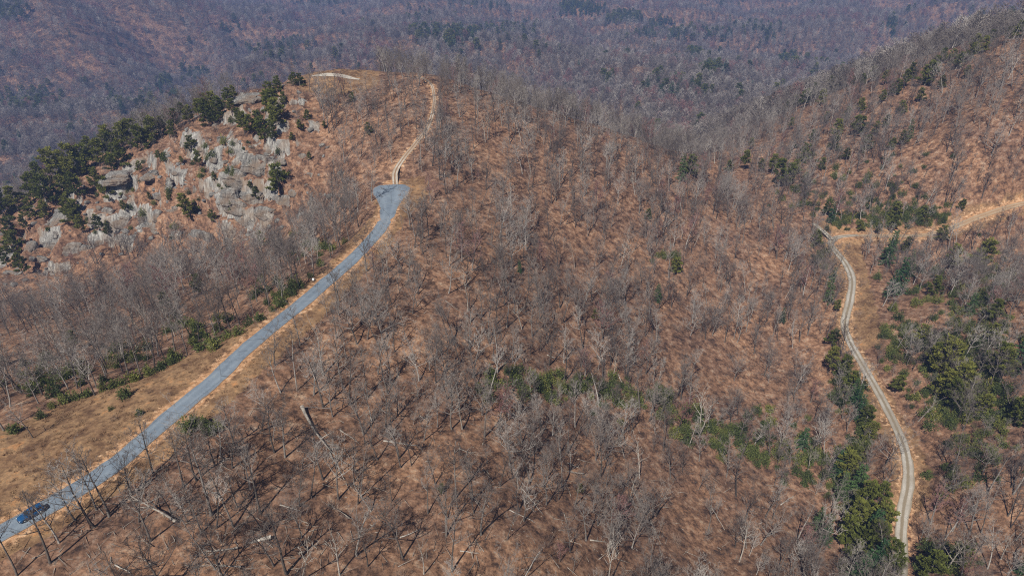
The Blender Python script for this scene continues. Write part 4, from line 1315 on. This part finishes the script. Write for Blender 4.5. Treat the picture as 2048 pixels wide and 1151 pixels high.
# pixel centre, width and height in pixels, tilt back from upright, label
ROCKS = [(514, 327, 56, 36, .5, 'pale streaked slab above the reddish brush on the rocky slope'), (468, 354, 40, 34, .5, 'broad pale slab beside the reddish brush patch'), (456, 394, 32, 38, .45, 'tall white slab in the lower band of cliffs'),
         (497, 398, 56, 34, .45, 'wide grey slab in the lower band of cliffs'), (571, 402, 44, 28, .5, 'grey broken slab nearest to the turning end'), (585, 384, 20, 15, .6, 'small pale block above the grey broken slab'),
         (469, 412, 44, 26, .4, 'low grey slab under the tall white slab'), (487, 440, 40, 20, .4, 'dark grey ledge at the foot of the cliffs'), (459, 482, 30, 14, .5, 'low boulder at the cliff foot among bare trees'),
         (443, 284, 28, 24, .5, 'round white boulder alone on the upper slope'), (558, 322, 22, 12, .6, 'small grey boulder beside the dark standing pine'), (602, 313, 15, 13, .6, 'small white boulder on the leafy slope'),
         (336, 378, 12, 46, .55, 'narrow white vertical rib of rock'), (370, 374, 13, 34, .55, 'narrow pale rib beside the longer white rib'), (392, 382, 12, 24, .55, 'shortest of the three pale rock ribs'),
         (320, 392, 26, 14, .6, 'dark low ledge beside the rock ribs'), (426, 318, 18, 12, .6, 'flat grey rock between the boulder and slabs'), (400, 297, 12, 9, .6, 'tiny grey rock beside a small pine'),
         (563, 200, 13, 20, .3, 'upright grey block near the summit pines'), (540, 302, 12, 9, .6, 'small pale rock below the upper pines'), (684, 347, 20, 11, .8, 'tan rock heap on the slope by the turning end'),
         (113, 445, 36, 56, .75, 'large tilted streaked slab below the crest pines'), (134, 494, 46, 28, .25, 'dark upright cliff block at the shoulder foot'), (100, 496, 26, 40, .4, 'tall grey rib beside the dark cliff block'),
         (51, 474, 26, 20, .6, 'grey slab above the lone crag pine'), (57, 494, 20, 24, .5, 'pale block below the grey slab'), (215, 426, 22, 20, .6, 'pale slab between two crag pines'),
         (196, 417, 10, 10, .6, 'small white rock above the crag pines'), (197, 483, 16, 15, .6, 'white lichen boulder under the crag pines'), (283, 430, 13, 26, .55, 'grey vertical rib above the hollow'),
         (312, 431, 13, 22, .55, 'white vertical rib above the hollow'), (8, 486, 24, 13, .6, 'flat grey ledge at the picture edge'), (20, 547, 26, 14, .6, 'lowest grey ledge at the picture edge'),
         (66, 368, 13, 10, .6, 'white rock poking out between crest pines'), (259, 382, 18, 25, .5, 'tan smooth face under the undercut ledge'), (403, 474, 40, 24, .4, 'dark stained slab behind bare trees at the cliff foot'),
         (350, 420, 34, 30, .5, 'broad grey slab in the middle of the cliffs'), (240, 440, 30, 26, .5, 'grey slab below the undercut ledge'), (170, 500, 34, 22, .45, 'grey slab above the hollow trees'), (75, 520, 30, 22, .45, 'grey slab low on the shoulder'),
         (300, 455, 36, 22, .45, 'grey wall at the edge of the hollow'), (525, 425, 30, 24, .45, 'grey slab by the foot of the turning end slope'), (620, 350, 16, 10, .7, 'little grey rock among saplings'), (640, 290, 18, 8, .8, 'grey flat stone on the open leafy slope'),
         (430, 345, 16, 10, .6, 'low pale rock at the edge of the slabs'), (350, 345, 14, 9, .7, 'small pale rock above the rock ribs'), (180, 440, 14, 12, .6, 'small grey block beside a crag pine'), (545, 345, 14, 18, .5, 'narrow pale slab behind the dark standing pine')]
rp, rd = at_many([(a[0], a[1]) for a in ROCKS])
for i, (px, py, wp, hp, tl, lab) in enumerate(ROCKS):
    mpp = rd[i] / FPX
    w, h = wp * mpp * 1.22, hp * mpp * 1.2
    d = min(4.0, max(1.4, 0.35 * min(w, h) + 1.2))
    me = rock_mesh(i + 1, w, d, h, 5 if wp * hp > 700 else 4, strata=min(1.0, 0.12 * h), groove=0.35, blocky=0.66)
    o = obj('rock_outcrop', me)
    sx, sy = slope_frame(rp[i])
    lean = max(0.2, math.pi / 2 - math.atan(math.hypot(sx, sy)) - 0.28 * (1.2 - tl))
    o.location = rp[i] + np.array([0, d * 0.20, -d * 0.26])
    o.rotation_euler = (-lean, random.uniform(-.12, .12), max(-.7, min(.7, math.atan2(-sx, sy))) * 0.8 + random.uniform(-.12, .12))
    tag(o, lab, 'rock', 'rock slabs and boulders on the shoulder')

def ledge(px, py, wp, hp, lab, seed):
    """A projecting slab over a recessed foot: the gap below it lies in shade."""
    p, dep = at(px, py)
    mpp = dep / FPX
    w, h = wp * mpp, hp * mpp * 0.95
    e = bpy.data.objects.new('overhang_ledge', None)
    COL.objects.link(e)
    e.location = p
    for k in range(2):
        s = obj('slab', rock_mesh(seed + k, w * (0.95 - 0.22 * k), 6.5 - k, h * 0.5, 4, 0.3, 0.2, 0.5), e, (w * 0.10 * (k - 1), 0.9 + 1.3 * k, h * (0.35 + 0.26 * k)))
        s.rotation_euler = (0.10, 0.06 * (k - 1), 0.08 * (k - 1))
    obj('foot', rock_mesh(seed + 7, w * 0.85, 4.0, h * 0.8, 4, 0.3, 0.4), e, (0, 3.6, -h * 0.05))
    tag(e, lab, 'rock', 'overhanging ledges on the shoulder')
ledge(502, 207, 56, 20, 'whitish overhanging ledge with a dark gap near the summit', 301)
ledge(238, 372, 60, 30, 'large cracked undercut ledge on the pine crest', 321)
ledge(302, 358, 32, 13, 'small undercut ledge beside the large cracked one', 341)

# loose stones between the slabs, past counting
RUB = [rock_mesh(400 + k, 1.5, 1.2, 0.9, 2, 0.2, 0.2) for k in range(4)]
X, Y = grid_points(-260, -50, 200, 330, 3.0)
k = (rocky(X, Y) > 0.3) & (rng.uniform(0, 1, len(X)) < 0.16 + 0.3 * smooth(0, .6, fbm(X / 9, Y / 9, 131, 2)))
X, Y = X[k], Y[k]
Z = height(X, Y)
scatter('loose_stones', proto_collection('stone', RUB), np.stack([X, Y, Z], -1), rng.uniform(-.6, .6, (len(X), 3)) * np.array([1, 1, 6]), rng.uniform(0.35, 1.5, len(X)) ** 1.6, rng.integers(0, 4, len(X)), 'loose grey stones strewn over the rocky shoulder', 'stones')

# ------------------------------------------------------------------ fallen trees and logs
def lay(name, proto, p0, p1, lab, group, lift=0.3, scale=None):
    e = bpy.data.objects.new(name, None)
    COL.objects.link(e)
    v = Vector(p1) - Vector(p0)
    e.rotation_mode = 'QUATERNION'
    e.rotation_quaternion = v.to_track_quat('Z', 'Y')
    s = v.length / proto[0]
    e.scale = (scale or s, scale or s, s)
    e.location = Vector(p0) + Vector((0, 0, lift))
    for nm, me in zip(('trunk', 'crown'), proto[1:]):
        c = bpy.data.objects.new(nm, me)
        COL.objects.link(c)
        c.parent = e
    return tag(e, lab, 'fallen tree', group)

FALLEN = [((537, 1079), (334, 1067), 0, 0.35, 'long pale fallen trunk with splayed branches near the bottom'), ((351, 1046), (243, 960), 0, 0.5, 'big dead tree leaning over towards the asphalt road'),
          ((607, 822), (671, 973), 2, 0.3, 'long fallen tree lying down the slope below the road'), ((473, 1100), (365, 1114), 1, 0.25, 'grey fallen tree just below the long pale trunk'),
          ((306, 1133), (264, 1109), 1, 0.2, 'short fallen tree at the bottom edge under the road'), ((302, 1096), (268, 1067), 1, 0.2, 'short fallen tree between the road and the pale trunk'),
          ((699, 1040), (650, 994), 2, 0.25, 'fallen tree pointing towards the road beside a bleached crown'), ((1165, 950), (1114, 940), 1, 0.25, 'fallen tree lying across the middle slope'),
          ((920, 902), (966, 914), 1, 0.3, 'bleached fallen tree with a spread crown on the slope'), ((480, 1137), (385, 1132), 1, 0.2, 'heap of a fallen tree along the bottom edge')]
for a, b_, k, lf, lab in FALLEN:
    p0, p1 = at_many([a, b_])[0]
    if 'leaning' in lab:
        dirv = p1 - p0
        p1 = p0 + dirv * 0.62
        p1[2] += 6.5
    lay('fallen_tree', DEAD[k], p0, p1, lab, 'fallen trees on the slope', lf + 0.45, (1.6 if k == 0 else 1.25) * float(np.linalg.norm(p1 - p0)) / DEAD[k][0])

def log_mesh(seed, L, r):
    random.seed(seed)
    g = Geo()
    pts = [Vector((0, 0, 0))]
    for k in range(5):
        pts.append(Vector((L * (k + 1) / 5, rnd(-.02, .02) * L, rnd(0, .012) * L)))
    g.tube(pts, [r * (1.1 - 0.13 * k) for k in range(6)], 7, cap=True)
    for k in range(4):
        i = random.randrange(2, 5)
        g.tube([pts[i], pts[i] + Vector((rnd(.1, .6), rnd(-.8, .8), rnd(.1, .5)))], [r * 0.35, r * 0.15], 4)
    return g.mesh('log', M['deadwood'], True)

LOGS = [((1043, 977), (1085, 1029), 'thin white log slanting down the slope below the fallen tree'), ((1019, 1020), (1071, 1046), 'grey log lying slantwise low on the slope'), ((1299, 1036), (1321, 1090), 'straight white log low on the slope past the thicket'),
        ((1128, 1026), (1135, 1050), 'short pale log between two bare trees low on the slope'), ((1052, 1147), (1085, 1099), 'thin log rising from the bottom edge'), ((1135, 926), (1160, 937), 'short white log just above the mid slope fallen tree'),
        ((920, 1102), (958, 1107), 'level log near the bottom edge'), ((838, 831), (852, 841), 'short pale log high on the leafy slope'), ((680, 860), (718, 887), 'grey log on the slope straight below the road'),
        ((767, 882), (833, 892), 'curved grey log on the open leafy slope'), ((1267, 984), (1281, 1012), 'short white log below the bleached crown'), ((890, 602), (918, 622), 'pale log below the forked dead tree'),
        ((979, 602), (1014, 589), 'dark log rising beside the white dead trunk'), ((1094, 710), (1114, 719), 'short white log above the laurel thicket'), ((1236, 748), (1250, 780), 'thin white log beside the laurel thicket'),
        ((1012, 396), (1022, 406), 'pale log high on the slope by the turning end'), ((660, 905), (690, 960), 'broken log along the long fallen tree'), ((560, 1010), (600, 1022), 'thin log between bare trees below the road'),
        ((430, 985), (448, 1000), 'short white log below the road bushes'), ((230, 1130), (262, 1146), 'short log at the bottom edge under the road'), ((1420, 1010), (1450, 1060), 'white log on the slope nearing the gravel road'), ((1180, 1080), (1215, 1085), 'level grey log low on the slope'),
        ((1560, 1010), (1590, 990), 'white log beside the stream evergreens'), ((800, 1075), (840, 1060), 'grey log low on the slope below the bleached crown')]
pts = at_many([a for a, _, _ in LOGS] + [b_ for _, b_, _ in LOGS])[0]
for i, (a, b_, lab) in enumerate(LOGS):
    p0, p1 = Vector(pts[i]), Vector(pts[len(LOGS) + i])
    v = p1 - p0
    o = obj('log', log_mesh(600 + i, v.length, rng.uniform(0.09, 0.16)))
    o.rotation_mode = 'QUATERNION'
    o.rotation_quaternion = v.to_track_quat('X', 'Z')
    o.location = p0 + Vector((0, 0, 0.18))
    tag(o, lab, 'log', 'logs lying on the leaf litter')

STAND_DEAD = [(815, 562, 13, 1, (.22, 0), 'pale forked dead tree leaning beside the road slope'), (936, 622, 14, 2, (.01, 0), 'tall straight white dead trunk on the upper slope'), (743, 1022, 12, 0, (.05, 0), 'bleached dead tree with a wide white crown'),
              (355, 1003, 11, 0, (-.12, 0), 'white snag between the road bushes and fallen trunk'), (1253, 1010, 12, 0, (0, 0), 'whitish dead tree low on the slope past the logs'), (1630, 905, 14, 1, (.05, 0), 'white crowned dead tree above the stream evergreens'),
              (946, 362, 13, 1, (.05, 0), 'crooked white dead tree near the track'), (604, 1158, 12, 0, (.08, 0), 'dead tree at the bottom edge with white limbs'), (1225, 760, 12, 0, (0, 0), 'dead tree standing in the laurel thicket'), (680, 1150, 11, 1, (0, 0), 'small bleached dead tree at the bottom edge')]
dp, _ = at_many([(a[0], a[1]) for a in STAND_DEAD])
for i, a in enumerate(STAND_DEAD):
    place_tree('dead_tree', DEAD[a[3]], tuple(dp[i]), a[2], 1.0 + 1.7 * i, (-a[4][1], a[4][0]), a[5], 'tree', 'bleached standing dead trees')

# ------------------------------------------------------------------ shrubs
SHRUB = [(280, 828, 1.3, 'dark tiny pine bush alone on the grass bank'), (222, 819, 0.9, 'smaller tiny bush alone on the grass bank'), (30, 864, 2.0, 'yellow green bush at the wood edge near the picture edge'), (82, 836, 2.1, 'yellow green bush at the corner of the wood'),
         (652, 498, 2.2, 'bright green bush at the wood edge near the turning end'), (690, 486, 1.8, 'low green bush by the bank above the road'), (640, 512, 1.6, 'dark low bush by the wood edge above the marker post')]
EDGE = [(105, 815), (132, 803), (150, 798), (175, 792), (208, 780), (228, 775), (246, 768), (270, 760), (300, 750), (322, 740), (345, 728), (400, 700), (430, 690), (455, 672), (500, 650), (520, 640), (545, 622), (560, 612), (585, 590), (600, 575), (620, 555), (665, 500)]
for k, e_ in enumerate(EDGE):
    SHRUB.append((e_[0], e_[1], 1.7 + 0.7 * ((k * 37) % 10) / 10, f'green laurel bush on the wood edge above the grass bank, {ORD[min(k, 17)].replace(" nearest", "")} from the picture edge' if 0 < k < 18 else ('green laurel bush on the wood edge above the bank, first from the picture edge' if k == 0 else f'green laurel bush on the wood edge, {["fourth", "third", "second", "last"][k - 18]} before the turning end')))
shp, _ = at_many([(a[0], a[1]) for a in SHRUB])
for i, a in enumerate(SHRUB):
    place_tree('laurel_bush', LAUREL[i % 4], tuple(shp[i]), a[2], 0.9 * i, (0, 0), a[3], 'bush', 'evergreen bushes along the grass bank', ('stem', 'foliage'))

# the thickets: evergreen undergrowth in the draw, along the gravel road and on the hillside beyond it
TH = []
for (x0, y0), (x1, y1) in zip(DRAW[:-1], DRAW[1:]):
    n = int(math.hypot(x1 - x0, y1 - y0) / 3.0)
    for k in range(n):
        t = rng.uniform()
        TH.append((x0 + (x1 - x0) * t + rng.normal(0, 20), y0 + (y1 - y0) * t + rng.normal(0, 17)))
for cx, cy, rx, ry, n in [(1690, 770, 30, 40, 40), (1725, 860, 12, 50, 26), (1700, 960, 25, 60, 60), (1725, 1070, 35, 70, 80), (1800, 680, 40, 50, 50), (1880, 720, 60, 50, 95), (1960, 700, 60, 60, 95), (1900, 810, 70, 40, 75), (1990, 820, 50, 50, 60), (1940, 620, 90, 60, 50),
                            (1780, 440, 80, 18, 70), (1680, 445, 30, 20, 26), (1850, 430, 60, 20, 34), (1740, 400, 90, 35, 40), (1840, 1130, 40, 25, 20), (1920, 1120, 60, 30, 28), (560, 590, 40, 30, 22), (400, 660, 60, 30, 24), (250, 720, 70, 25, 26), (120, 760, 70, 30, 30), (620, 500, 40, 30, 18),
                            (300, 400, 200, 70, 34), (450, 280, 120, 70, 30), (1500, 860, 120, 30, 26), (1330, 520, 30, 14, 8), (1640, 520, 20, 40, 12), (1700, 330, 150, 50, 44), (1600, 390, 60, 40, 24), (1850, 570, 70, 60, 30), (1990, 560, 50, 60, 26), (1950, 930, 80, 70, 30), (385, 858, 30, 20, 5), (415, 848, 22, 14, 4)]:
    for k in range(n):
        TH.append((cx + rng.normal(0, 0.55) * rx, cy + rng.normal(0, 0.55) * ry))
tp_, _ = at_many(TH)
ok = np.ones(len(tp_), bool)
for L, c in ((PAVED, 4.2), (TRACK, 2.6), (GRAVEL, 3.4)):
    ok &= seg_dist(tp_[:, 0], tp_[:, 1], L)[0] > c
tp_ = tp_[ok & (np.hypot(tp_[:, 0], tp_[:, 1]) < 480)]
lau_coll = proto_collection('laurel_clump', [merged(f'laurel_clump_{k}', p[1:]) for k, p in enumerate(LAUREL)])
scatter('laurel_undergrowth', lau_coll, tp_, np.stack([np.zeros(len(tp_)), np.zeros(len(tp_)), rng.uniform(0, 6.28, len(tp_))], -1), rng.uniform(0.55, 1.15, len(tp_)), rng.integers(0, 4, len(tp_)),
        'green laurel undergrowth in the draw and beside the gravel road', 'undergrowth')

# brown brush and saplings under the trees
X, Y = grid_points(-330, 340, 10, 430, 4.2)
k = (np.abs(X) < 90 + Y * 0.86)
X, Y = X[k], Y[k]
Z = height(X, Y)
px, py, _ = project(X, Y, Z)
dn = 0.06 + 0.50 * smooth(0.0, 0.7, fbm(X / 18, Y / 18, 111, 2)) + 0.5 * (rocky(X, Y) > .4) + 0.4 * in_poly(px, py, ROADSIDE_POLY)
bank = in_poly(px, py, BANK_POLY)
dn = np.where(bank | in_poly(px, py, SUMMIT_POLY), 0.10, dn)
for L, c in ((PAVED, 3.0), (TRACK, 2.0), (GRAVEL, 2.8), (CLEARING, 4)):
    dn = np.where(seg_dist(X, Y, L)[0] < c, 0, dn)
k = rng.uniform(0, 1, len(X)) < dn
P_ = np.stack([X, Y, Z], -1)[k]
sc_ = rng.uniform(0.35, 1.25, len(P_)) * np.where(bank[k], 0.45, 1)
scatter('brush_undergrowth', proto_collection('brush_clump', BRUSH), P_, np.stack([np.zeros(len(P_)), np.zeros(len(P_)), rng.uniform(0, 6.28, len(P_))], -1), sc_, rng.integers(0, 3, len(P_)), 'brown leafless brush and saplings on the forest floor', 'undergrowth')

# dry grass on the bank and clearings
X, Y = grid_points(-180, 20, 40, 240, 1.25)
X2, Y2 = grid_points(-110, -40, 295, 340, 1.5)
X3, Y3 = grid_points(70, 240, 80, 290, 1.6)
X, Y = np.r_[X, X2, X3], np.r_[Y, Y2, Y3]
Z = height(X, Y)
px, py, _ = project(X, Y, Z)
g = in_poly(px, py, BANK_POLY) | in_poly(px, py, SUMMIT_POLY) | in_poly(px, py, ROADSIDE_POLY)
for L, c in ((PAVED, 2.6), (TRACK, 1.6), (GRAVEL, 2.3), (CLEARING, 2.6)):
    g &= seg_dist(X, Y, L)[0] > c
g &= rng.uniform(0, 1, len(X)) < 0.35 + 0.5 * smooth(-.4, .5, fbm(X / 6, Y / 6, 121, 3))
P_ = np.stack([X, Y, Z], -1)[g]
scatter('dry_grass', proto_collection('grass_tuft', GRASS), P_, np.stack([np.zeros(len(P_)), np.zeros(len(P_)), rng.uniform(0, 6.28, len(P_))], -1), rng.uniform(0.6, 1.4, len(P_)), rng.integers(0, 3, len(P_)), 'tan dry grass on the open bank and clearings', 'grass')

# fallen sticks on the forest floor, too many to tell apart
G = Geo()
random.seed(77)
sx = rng.uniform(0, 1750, 2600)
sy = rng.uniform(620, 1150, 2600)
sp3, _ = at_many(np.stack([sx, sy], -1))
ok = ~in_poly(sx, sy, BANK_POLY) & (seg_dist(sp3[:, 0], sp3[:, 1], PAVED)[0] > 3) & (seg_dist(sp3[:, 0], sp3[:, 1], GRAVEL)[0] > 3)
for p in sp3[ok]:
    a = random.uniform(0, 6.28)
    G.spike(Vector(p) + Vector((0, 0, 0.12)), (math.cos(a), math.sin(a), random.uniform(-.05, .2)), random.uniform(1.0, 4.5), random.uniform(0.07, 0.16))
tag(obj('fallen_sticks', G.mesh('fallen_sticks', M['deadwood'])), 'pale sticks and branches strewn over the leaf litter', 'sticks', kind='stuff')

# ------------------------------------------------------------------ the blue car and the white marker post
def box_rows(rows, material, name):
    """Lofted body: rows of (x, half width, z bottom, z top) along the car, as one closed mesh with rounded shoulders."""
    V, F = [], []
    sec = []
    for x, hw, z0, z1 in rows:
        r = min(0.16, (z1 - z0) * 0.35)
        ring = [(-hw, z0), (-hw, z1 - r), (-hw + r * 0.35, z1 - r * 0.3), (-hw + r, z1), (0, z1 + 0.02), (hw - r, z1), (hw - r * 0.35, z1 - r * 0.3), (hw, z1 - r), (hw, z0)]
        sec.append([(x, a, b) for a, b in ring])
    n = len(sec[0])
    for s_ in sec:
        V += s_
    for i in range(len(sec) - 1):
        for k in range(n):
            a, b = i * n + k, i * n + (k + 1) % n
            F += [(a, b, b + n), (a, b + n, a + n)]
    for base, flip in ((0, 0), ((len(sec) - 1) * n, 1)):
        for k in range(1, n - 1):
            t = (base, base + k, base + k + 1)
            F.append(t if flip else t[::-1])
    return mesh_from(name, np.array(V), np.array(F), [material], smooth_shade=False)

def prism(name, corners, material, thick=0.02):
    """A thin plate through four corners."""
    c = [Vector(p) for p in corners]
    nrm = (c[1] - c[0]).cross(c[3] - c[0]).normalized() * thick
    V = [tuple(p) for p in c] + [tuple(p + nrm) for p in c]
    F = [(0, 2, 1), (0, 3, 2), (4, 5, 6), (4, 6, 7), (0, 1, 5), (0, 5, 4), (1, 2, 6), (1, 6, 5), (2, 3, 7), (2, 7, 6), (3, 0, 4), (3, 4, 7)]
    return mesh_from(name, np.array(V), np.array(F), [material])

def disc(name, r, w, material, segs=20):
    g = Geo()
    g.tube([(0, -w / 2, 0), (0, -w / 2 * .7, 0), (0, w / 2 * .7, 0), (0, w / 2, 0)], [r * .9, r, r, r * .9], segs, cap=True)
    return g.mesh(name, material)

blue = plain('blue_car_paint', (0.013, 0.070, 0.18), 0.25, 0.6)
glass = plain('dark_car_glass', (0.012, 0.016, 0.022), 0.06, 0.8)
rubber = plain('tyre_rubber', (0.02, 0.02, 0.02), 0.85)
alloy = plain('wheel_alloy', (0.45, 0.46, 0.47), 0.3, 0.6, 0.8)
lampw = plain('clear_lamp', (0.7, 0.72, 0.74), 0.15, 0.8)
lampr = plain('red_lamp', (0.28, 0.01, 0.01), 0.2, 0.7)
trim = plain('black_trim', (0.018, 0.018, 0.02), 0.55)

ci = int(np.argmin(((PAVED[:, :2] - mark(78, 1029)[:2]) ** 2).sum(1)))
tv = PAVED[ci + 2] - PAVED[ci - 2]
car = bpy.data.objects.new('parked_car', None)
COL.objects.link(car)
car.location = PAVED[ci] + np.array([0, 0, 0.11])
car.rotation_euler = (0, 0, math.atan2(tv[1], tv[0]) + math.pi)      # nose towards the lower edge
car.scale = (0.78, 0.78, 0.78)
tag(car, 'dark blue car standing on the asphalt road', 'car')
body = obj('body', box_rows([(-2.5, .78, .45, .82), (-2.42, .92, .36, 1.02), (-2.0, .97, .30, 1.06), (-.6, .98, .28, 1.04), (.75, .98, .28, 1.04), (1.2, .97, .28, 1.02), (2.1, .94, .32, .94), (2.42, .86, .38, .84), (2.52, .72, .46, .70)], blue, 'body'), car)
cab = obj('cabin', box_rows([(-2.32, .80, 1.0, 1.06), (-2.05, .74, 1.0, 1.62), (-1.4, .73, 1.0, 1.74), (.05, .73, 1.0, 1.75), (.35, .74, 1.0, 1.68), (1.12, .84, 1.0, 1.05)], blue, 'cabin'), car)
obj('windscreen', prism('windscreen', [(1.09, -.72, 1.10), (1.09, .72, 1.10), (.43, .62, 1.66), (.43, -.62, 1.66)], glass), car)
obj('rear_window', prism('rear_window', [(-2.29, .66, 1.14), (-2.29, -.66, 1.14), (-2.10, -.58, 1.56), (-2.10, .58, 1.56)], glass), car)
for s_ in (-1, 1):
    for x0, x1, x2, x3 in ((.15, .78, .28, .12), (-.85, .07, .04, -.82), (-1.88, -.93, -.90, -1.78)):
        q = [(x0, s_ * .80, 1.10), (x1, s_ * .80, 1.10), (x2, s_ * .755, 1.56), (x3, s_ * .755, 1.56)]
        obj('side_window', prism('side_window', q if s_ < 0 else [q[1], q[0], q[3], q[2]], glass), car)
    for x in (-1.5, 1.55):
        w = obj('wheel', disc('wheel', .37, .24, rubber), car, (x, s_ * .90, .37))
        obj('rim', disc('rim', .23, .26, alloy, 14), w)
    obj('headlight', prism('headlight', [(2.46, s_ * .70 - .14, .66), (2.46, s_ * .70 + .14, .66), (2.40, s_ * .70 + .14, .84), (2.40, s_ * .70 - .14, .84)], lampw, 0.05), car)
    obj('tail_light', prism('tail_light', [(-2.46, s_ * .76 + .1, .72), (-2.46, s_ * .76 - .1, .72), (-2.43, s_ * .76 - .1, 1.0), (-2.43, s_ * .76 + .1, 1.0)], lampr, 0.04), car)
    obj('wing_mirror', box_rows([(.62, .09, 1.08, 1.20), (.80, .11, 1.06, 1.24)], blue, 'wing_mirror'), car, (0, s_ * 1.02, 0))
    obj('roof_rail', box_rows([(-1.8, .025, 1.74, 1.80), (-.1, .025, 1.74, 1.80)], trim, 'roof_rail'), car, (0, s_ * .60, 0))
obj('bumper', box_rows([(2.44, .80, .34, .50), (2.58, .62, .36, .48)], trim, 'bumper'), car)
obj('bumper', box_rows([(-2.6, .70, .36, .50), (-2.44, .86, .34, .52)], trim, 'bumper'), car)

mp = mark(627, 562)
post = bpy.data.objects.new('marker_post', None)
COL.objects.link(post)
post.location = mp
whitep = plain('white_painted_metal', (0.78, 0.78, 0.76), 0.5)
g = Geo()
g.tube([(0, 0, -.3), (0, 0, .75)], [.07, .07], 6, cap=True)
obj('stake', g.mesh('stake', M['deadwood']), post)
obj('box', box_rows([(-.38, .30, .45, 1.05), (-.30, .34, .40, 1.12), (.30, .34, .40, 1.12), (.38, .30, .45, 1.05)], whitep, 'box'), post)
post.scale = (0.75, 0.75, 0.75)
tag(post, 'small white utility box on a stake beside the asphalt road', 'utility box')

# ------------------------------------------------------------------ haze over the valley
bm = bmesh.new()
bmesh.ops.create_cube(bm, size=1.0)
hz = bpy.data.meshes.new('haze')
bm.to_mesh(hz)
bm.free()
haze = obj('haze', hz)
zlo = float(GZ.min()) - 2
zhi = max(CAMZ + 20, float(GZ.max()) + 30)
haze.scale = (5600, 3700, zhi - zlo)
haze.location = (0, 1450, 0.5 * (zlo + zhi))
hm = bpy.data.materials.new('valley_haze')
hm.use_nodes = True
hm.node_tree.nodes.clear()
ho = hm.node_tree.nodes.new('ShaderNodeOutputMaterial')
pv = hm.node_tree.nodes.new('ShaderNodeVolumePrincipled')
pv.inputs['Color'].default_value = (0.27, 0.40, 0.80, 1)
pv.inputs['Density'].default_value = 0.00026
pv.inputs['Anisotropy'].default_value = 0.0
hm.node_tree.links.new(pv.outputs[0], ho.inputs['Volume'])
hz.materials.append(hm)
tag(haze, 'thin blue haze over the far valley', 'haze', kind='stuff')
